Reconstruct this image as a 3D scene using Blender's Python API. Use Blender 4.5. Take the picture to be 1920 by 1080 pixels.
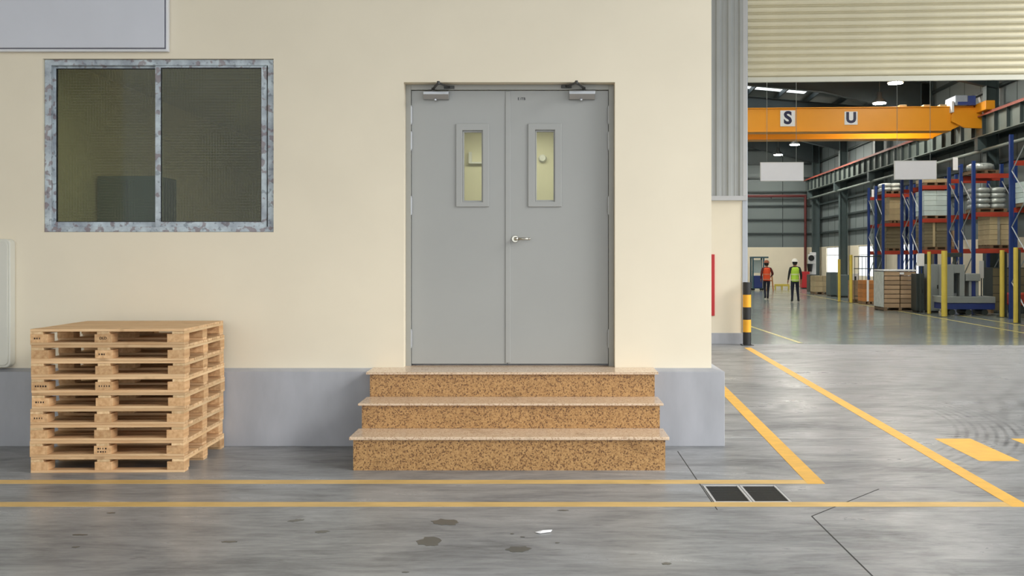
import bpy, math, random
from mathutils import Vector, Matrix
C = bpy.context.scene.collection
SC = bpy.context.scene
for o in list(bpy.data.objects):
    bpy.data.objects.remove(o)
R = random.Random(7)

# ------------------------------------------------------------------ camera, sky, exposure
F, CX, CY, HC = 1780.0, 1020.0, 484.0, 1.75          # focal length and principal point (1920x1080 frame), eye height
cd = bpy.data.cameras.new('camera'); cam = bpy.data.objects.new('camera', cd); C.objects.link(cam)
cam.location = (0, 0, HC); cam.rotation_euler = (math.pi/2, 0, 0)
cd.sensor_width = 36; cd.lens = F/1920*36
cd.shift_x = (960-CX)/1920; cd.shift_y = -(540-CY)/1920
cd.clip_end = 500
SC.camera = cam
W = bpy.data.worlds.new('overcast_sky'); SC.world = W; W.use_nodes = True
bg = W.node_tree.nodes['Background']; bg.inputs[0].default_value = (0.93, 0.97, 1.0, 1); bg.inputs[1].default_value = 1.0
sl = bpy.data.lights.new('soft_sun', 'SUN'); sl.energy = 2.15; sl.angle = math.radians(36); sl.color = (1.0, .98, .94)
sun = bpy.data.objects.new('soft_sun', sl); C.objects.link(sun)
sun.rotation_euler = Vector((.90, -.50, .74)).to_track_quat('Z', 'Y').to_euler()
SC.view_settings.view_transform = 'Standard'; SC.view_settings.look = 'None'
SC.view_settings.gamma = 1; SC.view_settings.use_curve_mapping = False
SC.view_settings.exposure = .97

PHI = math.atan((1115-CX)/F)                          # the hall stands turned about 3 degrees to the office front
CP, SP = math.cos(PHI), math.sin(PHI)
def P(px, py, D): return Vector(((px-CX)*D/F, D, HC-(py-CY)*D/F))
def G(px, py): return P(px, py, F*HC/(py-CY))
O = G(1400, 645)
def H(u, v, z=0): return Vector((O.x+u*CP+v*SP, O.y-u*SP+v*CP, z))
def UV(p): dx, dy = p.x-O.x, p.y-O.y; return (dx*CP-dy*SP, dx*SP+dy*CP)
def HP(px, py, v):                                    # point seen at a pixel in the hall plane v
    # (X-Ox)*SP+(D-Oy)*CP=v, X=(px-CX)D/F
    k = (px-CX)/F; D = (v+O.x*SP+O.y*CP)/(k*SP+CP)
    p = P(px, py, D); return (UV(p)[0], p.z)

# ------------------------------------------------------------------ materials
def lin(c): return tuple(((x/255)/12.92 if x/255 <= .04045 else ((x/255+.055)/1.055)**2.4) for x in c)+(1,)
def nodes(name):
    m = bpy.data.materials.new(name); m.use_nodes = True
    nt = m.node_tree; b = nt.nodes['Principled BSDF']; return m, nt, b
def N(nt, t, **k):
    n = nt.nodes.new(t)
    for a, v in k.items():
        if a.startswith('i_'):
            n.inputs[int(a[2:]) if a[2:].isdigit() else a[2:]].default_value = v
        else: setattr(n, a, v)
    return n
def mixc(nt, fac, a, b, blend='MIX'):
    n = nt.nodes.new('ShaderNodeMix'); n.data_type = 'RGBA'; n.blend_type = blend
    for s, v in ((0, fac), (6, a), (7, b)):
        if isinstance(v, bpy.types.NodeSocket): nt.links.new(v, n.inputs[s])
        else: n.inputs[s].default_value = v
    return n.outputs[2]
def ramp(nt, src, p0, p1, c0=(0,0,0,1), c1=(1,1,1,1)):
    r = nt.nodes.new('ShaderNodeValToRGB'); e = r.color_ramp.elements
    e[0].position, e[0].color = p0, c0; e[1].position, e[1].color = p1, c1
    nt.links.new(src, r.inputs[0]); return r.outputs[0]
def noise(nt, scale, stretch=(1,1,1), detail=4, rough=.55, rot=0, dist=0):
    tc = nt.nodes.new('ShaderNodeTexCoord'); mp = nt.nodes.new('ShaderNodeMapping')
    mp.inputs['Scale'].default_value = stretch; mp.inputs['Rotation'].default_value = (0, 0, rot)
    nt.links.new(tc.outputs['Object'], mp.inputs[0])
    n = N(nt, 'ShaderNodeTexNoise'); n.inputs['Scale'].default_value = scale
    n.inputs['Detail'].default_value = detail; n.inputs['Roughness'].default_value = rough; n.inputs['Distortion'].default_value = dist
    nt.links.new(mp.outputs[0], n.inputs['Vector']); return n.outputs[0]
def math_(nt, op, a, b=None, c=None):
    n = nt.nodes.new('ShaderNodeMath'); n.operation = op
    for i, v in enumerate((a, b, c)):
        if v is None: continue
        if isinstance(v, bpy.types.NodeSocket): nt.links.new(v, n.inputs[i])
        else: n.inputs[i].default_value = v
    return n.outputs[0]
def scl(c, k): return (c[0]*k, c[1]*k, c[2]*k, 1)
def pm(name, rgb, rough=.5, metal=0, var=.12, scale=3, stretch=(1,1,1), bump=0, rnd=0, spec=.5):
    m, nt, b = nodes(name); c = lin(rgb)
    col = mixc(nt, ramp(nt, noise(nt, scale, stretch), .3, .7), scl(c, 1-var), scl(c, 1+var))
    if rnd:
        oi = nt.nodes.new('ShaderNodeObjectInfo')
        col = mixc(nt, 1.0, col, ramp(nt, oi.outputs['Random'], 0, 1, (1-rnd,)*3+(1,), (1+rnd*.4,)*3+(1,)), 'MULTIPLY')
    nt.links.new(col, b.inputs['Base Color'])
    b.inputs['Roughness'].default_value = rough; b.inputs['Metallic'].default_value = metal
    b.inputs['Specular IOR Level'].default_value = spec
    if bump:
        bp = nt.nodes.new('ShaderNodeBump'); bp.inputs['Strength'].default_value = bump; bp.inputs['Distance'].default_value = .01
        nt.links.new(noise(nt, scale*12, stretch), bp.inputs['Height']); nt.links.new(bp.outputs[0], b.inputs['Normal'])
    return m
def emit(name, rgb, s):
    m, nt, b = nodes(name); b.inputs['Base Color'].default_value = (.8,.8,.8,1)
    b.inputs['Emission Color'].default_value = lin(rgb); b.inputs['Emission Strength'].default_value = s; return m
def glass(name, tint, refl=.08, rough=.02, wires=0, haze=0.0):
    m = bpy.data.materials.new(name); m.use_nodes = True; nt = m.node_tree; nt.nodes.clear()
    out = nt.nodes.new('ShaderNodeOutputMaterial'); tr = nt.nodes.new('ShaderNodeBsdfTransparent'); gl = nt.nodes.new('ShaderNodeBsdfGlossy')
    gl.inputs['Roughness'].default_value = rough; tr.inputs[0].default_value = tint+(1,)
    lw = nt.nodes.new('ShaderNodeLayerWeight'); lw.inputs[0].default_value = .5      # Schlick reflection, same on both faces
    fac = math_(nt, 'ADD', math_(nt, 'MULTIPLY', math_(nt, 'POWER', lw.outputs['Facing'], 5), .6), refl)
    mx = nt.nodes.new('ShaderNodeMixShader'); nt.links.new(fac, mx.inputs[0]); nt.links.new(tr.outputs[0], mx.inputs[1]); nt.links.new(gl.outputs[0], mx.inputs[2])
    sh = mx.outputs[0]
    if wires or haze:
        df = nt.nodes.new('ShaderNodeBsdfDiffuse'); df.inputs[0].default_value = lin((120,125,105))
        f2 = None
        if wires:
            tc = nt.nodes.new('ShaderNodeTexCoord'); sp = nt.nodes.new('ShaderNodeSeparateXYZ'); nt.links.new(tc.outputs['Object'], sp.inputs[0])
            ls = []
            for ax in (0, 2):
                fr_ = math_(nt, 'FRACT', math_(nt, 'MULTIPLY', sp.outputs[ax], wires))
                line = math_(nt, 'LESS_THAN', fr_, .22)
                msk = ramp(nt, noise(nt, 3.2, (1,1,.4) if ax == 0 else (.4,1,1)), .42, .66)
                ls.append(math_(nt, 'MULTIPLY', line, math_(nt, 'MULTIPLY', msk, .20)))
            f2 = math_(nt, 'ADD', math_(nt, 'MAXIMUM', ls[0], ls[1]), haze)
        else: f2 = haze
        m2 = nt.nodes.new('ShaderNodeMixShader')
        if isinstance(f2, float): m2.inputs[0].default_value = f2
        else: nt.links.new(f2, m2.inputs[0])
        nt.links.new(sh, m2.inputs[1]); nt.links.new(df.outputs[0], m2.inputs[2]); sh = m2.outputs[0]
    nt.links.new(sh, out.inputs[0]); return m

def concrete(name, dark, light, rough=(.3,.55), marks=False):
    m, nt, b = nodes(name)
    n1 = noise(nt, 1.6, (.55,1.5,1), 8, .62, .12, .9)
    n2 = noise(nt, .38, (.8,1,1), 3, .5)
    n3 = noise(nt, 9, (.35,2.0,1), 6, .7, .2, .6)
    n4 = noise(nt, 26, (.8,1.4,1), 5, .7)
    f = math_(nt, 'ADD', math_(nt, 'MULTIPLY', n1, .45), math_(nt, 'ADD', math_(nt, 'MULTIPLY', n2, .25), math_(nt, 'ADD', math_(nt, 'MULTIPLY', n3, .30), math_(nt, 'MULTIPLY', n4, .06))))
    col = mixc(nt, ramp(nt, f, .37, .63), lin(dark), lin(light))
    # scattered small dark drips and scuffs
    sc = ramp(nt, noise(nt, 5.5, (.6,1.6,1), 3, .5, .25), .70, .73)
    col = mixc(nt, math_(nt, 'MULTIPLY', sc, .45), col, scl(lin(dark), .55))
    if marks:
        tc = nt.nodes.new('ShaderNodeTexCoord')
        for (cx, cy, r0, r1, fr, mx_, my_, mr, amt) in marks:
            vd = nt.nodes.new('ShaderNodeVectorMath'); vd.operation = 'DISTANCE'; nt.links.new(tc.outputs['Object'], vd.inputs[0]); vd.inputs[1].default_value = (cx, cy, 0)
            d = vd.outputs['Value']
            wv = math_(nt, 'MULTIPLY', math_(nt, 'ADD', math_(nt, 'SINE', math_(nt, 'MULTIPLY', d, fr)), 1.0), .5)
            wv = ramp(nt, wv, .35, .95)
            band = math_(nt, 'MULTIPLY', ramp(nt, math_(nt, 'DIVIDE', d, 20.), r0/20, (r0+.06)/20), ramp(nt, math_(nt, 'DIVIDE', d, 20.), (r1-.06)/20, r1/20, (1,1,1,1), (0,0,0,1)))
            v2 = nt.nodes.new('ShaderNodeVectorMath'); v2.operation = 'DISTANCE'; nt.links.new(tc.outputs['Object'], v2.inputs[0]); v2.inputs[1].default_value = (mx_, my_, 0)
            loc = ramp(nt, math_(nt, 'DIVIDE', v2.outputs['Value'], 10.), mr*.4/10, mr/10, (1,1,1,1), (0,0,0,1))
            br = ramp(nt, noise(nt, 2.2, (1,1,1), 5, .65), .36, .62)
            k = math_(nt, 'MULTIPLY', math_(nt, 'MULTIPLY', wv, band), math_(nt, 'MULTIPLY', loc, math_(nt, 'MULTIPLY', br, amt)))
            col = mixc(nt, k, col, lin((70,72,76)))
    nt.links.new(col, b.inputs['Base Color'])
    rr = nt.nodes.new('ShaderNodeMapRange'); nt.links.new(f, rr.inputs[0]); rr.inputs[1].default_value = .35; rr.inputs[2].default_value = .65
    rr.inputs[3].default_value = rough[1]; rr.inputs[4].default_value = rough[0]; nt.links.new(rr.outputs[0], b.inputs['Roughness'])
    b.inputs['Specular IOR Level'].default_value = .5
    bp = nt.nodes.new('ShaderNodeBump'); bp.inputs['Strength'].default_value = .06; bp.inputs['Distance'].default_value = .01
    nt.links.new(n3, bp.inputs['Height']); nt.links.new(bp.outputs[0], b.inputs['Normal'])
    return m
def granite(name, a, bcol, c, rough):
    m, nt, b = nodes(name)
    tc = nt.nodes.new('ShaderNodeTexCoord')
    vo = N(nt, 'ShaderNodeTexVoronoi'); vo.inputs['Scale'].default_value = 105; nt.links.new(tc.outputs['Object'], vo.inputs['Vector'])
    sx = nt.nodes.new('ShaderNodeSeparateColor'); nt.links.new(vo.outputs['Color'], sx.inputs[0])
    col = mixc(nt, ramp(nt, sx.outputs[0], .15, .85), lin(a), lin(bcol))
    col = mixc(nt, ramp(nt, sx.outputs[1], .80, .86), col, lin(c))
    st = ramp(nt, noise(nt, 2.6, (1,1,1.6), 4, .6), .60, .76)
    col = mixc(nt, math_(nt, 'MULTIPLY', st, .55), col, lin((104,72,34)))
    nt.links.new(col, b.inputs['Base Color']); b.inputs['Roughness'].default_value = rough
    return m
def wood(name, a, bcol, along=0, rnd=.22):
    m, nt, b = nodes(name)
    oi = nt.nodes.new('ShaderNodeObjectInfo')
    tc = nt.nodes.new('ShaderNodeTexCoord'); ad = nt.nodes.new('ShaderNodeVectorMath'); ad.operation = 'ADD'
    cb = nt.nodes.new('ShaderNodeCombineXYZ')
    for i in range(3): nt.links.new(math_(nt, 'MULTIPLY', oi.outputs['Random'], 31.7+7*i), cb.inputs[i])
    nt.links.new(tc.outputs['Object'], ad.inputs[0]); nt.links.new(cb.outputs[0], ad.inputs[1])
    mp = nt.nodes.new('ShaderNodeMapping'); s = [26, 26, 26]; s[along] = 1.6; mp.inputs['Scale'].default_value = s
    nt.links.new(ad.outputs[0], mp.inputs[0])
    n = N(nt, 'ShaderNodeTexNoise'); n.inputs['Scale'].default_value = 1.3; n.inputs['Detail'].default_value = 5; nt.links.new(mp.outputs[0], n.inputs['Vector'])
    col = mixc(nt, ramp(nt, n.outputs[0], .3, .7), lin(a), lin(bcol))
    n2 = N(nt, 'ShaderNodeTexNoise'); n2.inputs['Scale'].default_value = 5; nt.links.new(ad.outputs[0], n2.inputs['Vector'])
    col = mixc(nt, math_(nt, 'MULTIPLY', ramp(nt, n2.outputs[0], .64, .74), .45), col, lin((120,82,46)))
    col = mixc(nt, 1.0, col, ramp(nt, oi.outputs['Random'], 0, 1, (1-rnd, 1-rnd*1.1, 1-rnd*1.3, 1), (1.08,1.05,1.0,1)), 'MULTIPLY')
    nt.links.new(col, b.inputs['Base Color']); b.inputs['Roughness'].default_value = .7; b.inputs['Specular IOR Level'].default_value = .25
    return m
def film(name):                                        # aluminium still wrapped in printed protective film
    m, nt, b = nodes(name)
    n = noise(nt, 7, (1,1,1), 4, .6)
    col = mixc(nt, ramp(nt, n, .35, .65), lin((150,158,168)), lin((196,208,214)))
    k = ramp(nt, noise(nt, 17, (1,1,1), 2, .4), .57, .62)
    col = mixc(nt, math_(nt, 'MULTIPLY', k, .62), col, lin((120,92,92)))
    k2 = ramp(nt, noise(nt, 23, (1,1,1), 2, .4), .60, .66)
    col = mixc(nt, math_(nt, 'MULTIPLY', k2, .5), col, lin((84,92,104)))
    nt.links.new(col, b.inputs['Base Color']); b.inputs['Roughness'].default_value = .42
    return m

M = {}
M['cream'] = pm('cream_paint', (231,221,199), .75, var=.035, scale=.9, bump=.04)
M['cream_in'] = pm('cream_interior_paint', (226,221,200), .8, var=.04, scale=.8)
M['plinth'] = pm('grey_plinth_paint', (168,170,176), .6, var=.13, scale=2.2, stretch=(1.4,1.4,.5), bump=.03)
M['apron'] = concrete('apron_concrete', (86,87,89), (157,159,161), (.24,.5), marks=[
    (1.0,10.9,3.35,4.1,70,4.3,9.4,2.6,.75), (-2.5,14.5,8.2,9.4,28,4.6,10.2,4.2,.35), (-1.0,17.5,7.0,9.6,16,5.0,13.0,6.0,.30)])
M['hallfloor'] = concrete('hall_concrete', (88,96,94), (128,136,134), (.10,.30))
M['joint'] = pm('saw_cut_joint_filler', (62,62,60), .9)
M['joint2'] = pm('pale_joint_filler', (196,196,192), .8)
M['yellow'] = pm('yellow_floor_paint', (222,172,74), .5, var=.1, scale=5, stretch=(1,1.5,1))
M['yellowb'] = pm('worn_yellow_floor_paint', (206,172,108), .5, var=.13, scale=4, stretch=(.7,1.5,1))
M['yellowh'] = pm('dull_yellow_floor_paint', (168,156,92), .4, var=.1)
M['damp'] = pm('damp_concrete', (84,84,79), .3, var=.1)
M['granite'] = granite('granite_riser', (156,116,70), (188,148,96), (112,78,46), .38)
M['granite2'] = granite('granite_tread', (208,184,156), (222,198,172), (186,156,128), .2)
M['doorgrey'] = pm('door_grey_paint', (160,161,158), .42, var=.025, scale=1.2)
M['framegrey'] = pm('door_frame_grey_paint', (158,158,152), .42, var=.03)
M['steel'] = pm('brushed_steel', (188,184,172), .22, 1, .05)
M['closer'] = pm('closer_silver', (168,170,172), .35, .6, .05)
M['darkmetal'] = pm('dark_metal', (70,70,68), .4, .6, .1)
M['black'] = pm('black_plastic', (26,27,28), .45, var=.1)
M['film'] = film('aluminium_in_printed_film')
M['gasket'] = pm('black_gasket', (34,38,42), .6)
M['winglass'] = glass('wired_tinted_glass', (.80,.81,.70), .022, .04, wires=38, haze=.04)
M['doorglass'] = glass('door_glass', (.92,.95,.88), .02, .02)
M['clearglass'] = glass('hall_window_glass', (.95,.97,.97), .02)
M['sign'] = pm('sign_grey_panel', (206,208,216), .45, var=.02)
M['signrim'] = pm('sign_rim', (222,222,224), .35, var=.03)
M['signline'] = pm('sign_groove', (110,110,122), .5)
M['cabinet'] = pm('off_white_cabinet_paint', (212,211,200), .4, var=.03)
M['clad'] = pm('grey_cladding_steel', (166,168,166), .42, .15, .04, scale=1.5)
M['trimgrey'] = pm('pale_trim_steel', (188,188,188), .4, .1, .03)
M['jamb'] = pm('jamb_galvanised', (176,180,186), .4, .2, .04)
M['shutter'] = pm('cream_shutter_paint', (214,206,178), .5, var=.04)
M['shutterbar'] = pm('shutter_bottom_bar', (206,204,188), .4, .1, .03)
M['red'] = pm('red_paint', (184,38,44), .45, var=.06)
M['bolblack'] = pm('bollard_black', (34,34,34), .5, var=.15)
M['bolyellow'] = pm('bollard_yellow', (238,172,40), .5, var=.08)
# hall
M['hallgrey'] = pm('hall_cladding_grey', (112,122,124), .6, var=.05, scale=.6)
M['girt'] = pm('girt_steel', (50,60,62), .5, .1, .08)
M['colsteel'] = pm('column_steel', (74,88,90), .5, .1, .06)
M['beamgrey'] = pm('runway_beam_grey', (112,122,118), .5, .1, .07)
M['railred'] = pm('rail_red_oxide', (150,72,58), .55, var=.1)
M['pipered'] = pm('pipe_red', (96,42,42), .5, var=.1)
M['roof'] = pm('roof_sheet', (96,104,104), .6, var=.05)
M['rafter'] = pm('rafter_steel', (58,68,72), .55, .1, .06)
M['crane'] = pm('crane_yellow', (230,152,24), .42, var=.05, scale=.7)
M['cranetop'] = pm('crane_deck', (168,150,110), .6)
M['hoistblue'] = pm('hoist_blue', (56,74,140), .45)
M['hoistgrey'] = pm('hoist_grey', (160,170,186), .45)
M['white'] = pm('white_paint', (224,224,226), .5, var=.03)
M['navy'] = pm('navy_letter', (14,16,60), .5)
M['hangsign'] = pm('hanging_sign_white', (206,206,214), .5, var=.02)
M['cable'] = pm('steel_cable', (120,124,124), .5, .5)
M['rackblue'] = pm('rack_blue', (26,54,116), .42, var=.08)
M['rackred'] = pm('rack_orange_red', (166,60,42), .42, var=.08)
M['brace'] = pm('galvanised_brace', (170,176,180), .4, .4)
M['card'] = pm('cardboard', (164,138,110), .8, var=.1, rnd=.25)
M['cardgrey'] = pm('wrapped_carton_grey', (150,148,142), .35, var=.14, scale=6, rnd=.15)
M['cardred'] = pm('cardboard_orange', (176,116,62), .8, var=.1, rnd=.25)
M['olive'] = pm('olive_carton', (112,104,82), .7, var=.1, rnd=.2)
M['tan'] = pm('tan_carton', (176,160,126), .7, var=.1, rnd=.15)
M['pale'] = pm('pale_blue_white_carton', (190,206,204), .5, var=.08, rnd=.12)
M['silver'] = pm('silver_bag', (176,182,180), .28, .3, .2, scale=9)
M['film2'] = pm('stretch_film', (200,204,200), .25, var=.12, scale=8)
M['wood0'] = wood('pine_board', (204,164,122), (232,200,160), 0)
M['wood1'] = wood('pine_stringer', (212,176,132), (240,212,172), 1)
M['wood2'] = wood('pine_block', (200,156,112), (230,192,148), 1)
M['woodend'] = M['wood2']
M['ink'] = pm('stamp_ink', (62,44,30), .8)
M['dkwood'] = pm('weathered_pallet_wood', (120,98,74), .8, var=.15, rnd=.2)
M['postyellow'] = pm('guard_post_yellow', (206,184,78), .45, var=.08)
M['machgrey'] = pm('machine_grey', (136,142,142), .45, var=.04)
M['machdark'] = pm('machine_dark', (48,56,56), .45, var=.1)
M['machblue'] = pm('machine_blue', (38,56,120), .45, var=.08)
M['green'] = pm('electrical_grey_green', (84,98,98), .5, var=.05)
M['teal'] = pm('trolley_teal', (58,92,104), .5, var=.08)
M['skin'] = pm('skin', (150,104,80), .5)
M['jacket'] = pm('dark_jacket', (28,34,34), .8)
M['jacketred'] = pm('maroon_jacket', (92,34,34), .8)
M['trouser'] = pm('navy_trousers', (26,30,48), .85)
M['boot'] = pm('black_boot', (18,18,20), .5)
M['hi_green'] = pm('hi_vis_lime', (178,222,70), .65, var=.08, scale=8)
M['hi_orange'] = pm('hi_vis_orange', (228,80,36), .65, var=.08, scale=8)
M['reflect'] = pm('reflective_strip', (206,220,160), .3)
M['reflect2'] = pm('orange_reflective_strip', (206,120,90), .3)
M['helmet'] = pm('white_helmet', (232,232,226), .3)
M['helmet2'] = pm('orange_helmet', (150,84,56), .35)
M['lamp'] = emit('lamp_lens', (255,250,236), 165)
M['officefill'] = emit('office_fill_panel', (255,244,214), 6)
M['ceilinglamp'] = emit('room_lamp_panel', (255,250,230), 15)
m_, nt_, b_ = nodes('translucent_roof_sheet'); tl = nt_.nodes.new('ShaderNodeBsdfTranslucent'); tl.inputs[0].default_value = (.9,.93,.93,1)
nt_.links.new(tl.outputs[0], nt_.nodes['Material Output'].inputs[0]); M['skylight'] = m_

# ------------------------------------------------------------------ mesh helpers
class MB:
    def __init__(s): s.v, s.f, s.m = [], [], []
    def quad(s, pts, m=0):
        b = len(s.v); s.v += [tuple(p) for p in pts]; s.f.append(tuple(range(b, b+len(pts)))); s.m.append(m); return s
    def box(s, x0, x1, y0, y1, z0, z1, m=0):
        b = len(s.v)
        s.v += [(x0,y0,z0),(x1,y0,z0),(x1,y1,z0),(x0,y1,z0),(x0,y0,z1),(x1,y0,z1),(x1,y1,z1),(x0,y1,z1)]
        for q in ((3,2,1,0),(4,5,6,7),(0,1,5,4),(1,2,6,5),(2,3,7,6),(3,0,4,7)): s.f.append(tuple(b+i for i in q)); s.m.append(m)
        return s
    def hexa(s, bot, top, m=0):                       # two quads of 4 points each
        b = len(s.v); s.v += [tuple(p) for p in bot]+[tuple(p) for p in top]
        for q in ((3,2,1,0),(4,5,6,7),(0,1,5,4),(1,2,6,5),(2,3,7,6),(3,0,4,7)): s.f.append(tuple(b+i for i in q)); s.m.append(m)
        return s
    def prism(s, poly, axis, a, b_, m=0):             # poly of 2D points; axis 0,1,2 = extrusion axis
        def pt(p, t):
            return (t, p[0], p[1]) if axis == 0 else (p[0], t, p[1]) if axis == 1 else (p[0], p[1], t)
        n = len(poly); b = len(s.v)
        s.v += [pt(p, a) for p in poly]+[pt(p, b_) for p in poly]
        s.f.append(tuple(b+i for i in range(n))); s.m.append(m)
        s.f.append(tuple(b+n+i for i in reversed(range(n)))); s.m.append(m)
        for i in range(n): j = (i+1) % n; s.f.append((b+j, b+i, b+n+i, b+n+j)); s.m.append(m)
        return s
    def cyl(s, p0, p1, r0, r1=None, n=12, m=0, cap=True):
        r1 = r0 if r1 is None else r1; p0, p1 = Vector(p0), Vector(p1); d = (p1-p0).normalized()
        a = d.orthogonal().normalized(); c = d.cross(a); b = len(s.v)
        for p, r in ((p0, r0), (p1, r1)):
            for i in range(n): t = 2*math.pi*i/n; s.v.append(tuple(p+a*(r*math.cos(t))+c*(r*math.sin(t))))
        for i in range(n): j = (i+1) % n; s.f.append((b+i, b+j, b+n+j, b+n+i)); s.m.append(m)
        if cap: s.f.append(tuple(b+i for i in reversed(range(n)))); s.m.append(m); s.f.append(tuple(b+n+i for i in range(n))); s.m.append(m)
        return s
    def lathe(s, prof, c=(0,0,0), n=16, m=0):         # profile of (r, z)
        b = len(s.v)
        for r, z in prof:
            for i in range(n): t = 2*math.pi*i/n; s.v.append((c[0]+r*math.cos(t), c[1]+r*math.sin(t), c[2]+z))
        for k in range(len(prof)-1):
            for i in range(n): j = (i+1) % n; s.f.append((b+k*n+i, b+k*n+j, b+(k+1)*n+j, b+(k+1)*n+i)); s.m.append(m)
        s.f.append(tuple(b+i for i in reversed(range(n)))); s.m.append(m)
        e = b+(len(prof)-1)*n; s.f.append(tuple(e+i for i in range(n))); s.m.append(m)
        return s
    def mesh(s, name, mats):
        me = bpy.data.meshes.new(name); me.from_pydata(s.v, [], s.f)
        for m in (mats if isinstance(mats, (list, tuple)) else [mats]): me.materials.append(m)
        me.polygons.foreach_set('material_index', s.m); me.update(); return me
    def build(s, name, mats, parent=None, bevel=0, loc=None, rot=0, smooth=False):
        return link(name, s.mesh(name, mats), parent, bevel, loc, rot, smooth)
def link(name, me, parent=None, bevel=0, loc=None, rot=0, smooth=False):
    o = bpy.data.objects.new(name, me); C.objects.link(o)
    if parent: o.parent = parent
    if loc is not None: o.location = loc
    if rot: o.rotation_euler = (0, 0, rot)
    if smooth:
        for p in me.polygons: p.use_smooth = True
    if bevel:
        b = o.modifiers.new('bevel', 'BEVEL'); b.width = bevel; b.segments = 2; b.limit_method = 'ANGLE'; b.angle_limit = math.radians(40)
    return o
def empty(name, loc=(0,0,0), rot=0):
    o = bpy.data.objects.new(name, None); C.objects.link(o); o.location = loc; o.rotation_euler = (0,0,rot); o.empty_display_size = .1; return o
def tag(o, label, cat, group=None):
    o['label'] = label; o['category'] = cat
    if group: o['group'] = group
    return o
def thing(name, label, cat, loc=(0,0,0), rot=0, group=None): return tag(empty(name, loc, rot), label, cat, group)
def hthing(name, label, cat, u, v, z=0, group=None, turn=0): return thing(name, label, cat, H(u, v, z), -PHI+turn, group)
def struct(o): o['kind'] = 'structure'; return o
def hstruct(mb, name, mat, bevel=0): return struct(mb.build(name, mat, None, bevel, H(0,0,0), -PHI))
def copy_tree(o, parent=None):
    c = o.copy(); C.objects.link(c)
    if parent: c.parent = parent
    for ch in list(o.children): copy_tree(ch, c)
    return c
def text_mesh(txt, size, depth, bold=0):
    cu = bpy.data.curves.new('lettering', 'FONT'); cu.body = txt; cu.size = size; cu.extrude = depth; cu.offset = bold
    cu.align_x = 'CENTER'; cu.align_y = 'CENTER'; cu.resolution_u = 4
    o = bpy.data.objects.new('lettering', cu); C.objects.link(o)
    bpy.context.view_layer.update()
    me = bpy.data.meshes.new_from_object(o.evaluated_get(bpy.context.evaluated_depsgraph_get()))
    bpy.data.objects.remove(o); bpy.data.curves.remove(cu)
    me.transform(Matrix.Rotation(math.pi/2, 4, 'X')); return me          # stands upright, faces -y

# ================================================================== SETTING: ground
DW, DP = 8.93, 8.824                                   # office wall face, plinth face
HXa, HXb, HYa, HYb = 1.215, 1.785, 6.80, 7.312         # drain pit in the floor
def yline(x): return O.y-(x-O.x)*math.tan(PHI)         # the shutter line
mb = MB(); XL, XR, YB = -26., 30., -22.
def fq(x0, x1, y0, y1, y1b=None): mb.quad([(x0,y0,0),(x1,y0,0),(x1,y1b if y1b is not None else y1,0),(x0,y1,0)])
for xa, xb in ((XL,HXa),(HXa,HXb),(HXb,XR)):
    fq(xa, xb, YB, HYa); fq(xa, xb, HYb, yline(xa), yline(xb))
    if xa != HXa: fq(xa, xb, HYa, HYb)
for a, b in (((HXa,HYa),(HXb,HYa)),((HXb,HYa),(HXb,HYb)),((HXb,HYb),(HXa,HYb)),((HXa,HYb),(HXa,HYa))):
    mb.quad([(a[0],a[1],0),(b[0],b[1],0),(b[0],b[1],-.3),(a[0],a[1],-.3)])
mb.quad([(HXa,HYa,-.3),(HXb,HYa,-.3),(HXb,HYb,-.3),(HXa,HYb,-.3)])
floor = struct(mb.build('floor', M['apron']))
mb = MB().box(-14, 12.2, 0, 42, -.1, 0)
floor2 = hstruct(mb, 'floor', M['hallfloor'])
def strip(name, pts, w, mat, par=floor, z=.0015, label=None):        # a flat band along two ground points
    a, b = Vector(pts[0]).to_2d(), Vector(pts[1]).to_2d(); d = (b-a).normalized(); n = Vector((-d.y, d.x))*w/2
    q = [a-n, b-n, b+n, a+n]
    o = MB().hexa([(p.x,p.y,-.002) for p in q], [(p.x,p.y,z) for p in q]).build(name, mat, par)
    if label: o['label'] = label
    return o
def flat(name, pts, mat, par=floor, z=.0015, label=None):
    o = MB().prism([(p[0],p[1]) for p in pts], 2, -.002, z).build(name, mat, par)
    if label: o['label'] = label
    return o
# yellow lines
strip('painted_line', [(-14, 7.425), (2.05, 7.425)], .125, M['yellowb'], label='inner yellow line along the office front')
strip('painted_line', [(-14, 6.745), (3.36, 6.745)], .125, M['yellowb'], label='outer yellow line in front of the drain')
flat('painted_line', [(2.043,7.36),(2.18,7.36),(2.80,19.2),(2.66,19.2)], M['yellow'], z=.002, label='yellow line beside the office corner')
flat('painted_line', [(3.294,6.68),(3.425,6.68),(4.045,18.55),(3.91,18.55)], M['yellow'], z=.002, label='yellow line running to the bollard')
for k in range(2):
    x = 3.77+.74*k
    flat('painted_bar', [(x-.012,8.19),(x+.335,8.19),(x+.362,9.2),(x+.015,9.2)], M['yellow'], label='short yellow crossing bar')
# joints
J = [((1.205,6.6),(1.211,8.6)), ((1.203,6.80),(1.376,6.656)), ((1.376,6.656),(1.815,6.436)), ((1.815,6.436),(1.79,2.0)), ((1.815,6.436),(2.538,7.194))]
for a, b in J[:1]+J[3:]: strip('floor_joint', [a, b], .009 if a[1] < 6.5 else .007, M['joint'], z=.0012)
strip('floor_joint', [(1.7,9.27),(3.8,9.235)], .008, M['joint2'], z=.0011)
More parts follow.
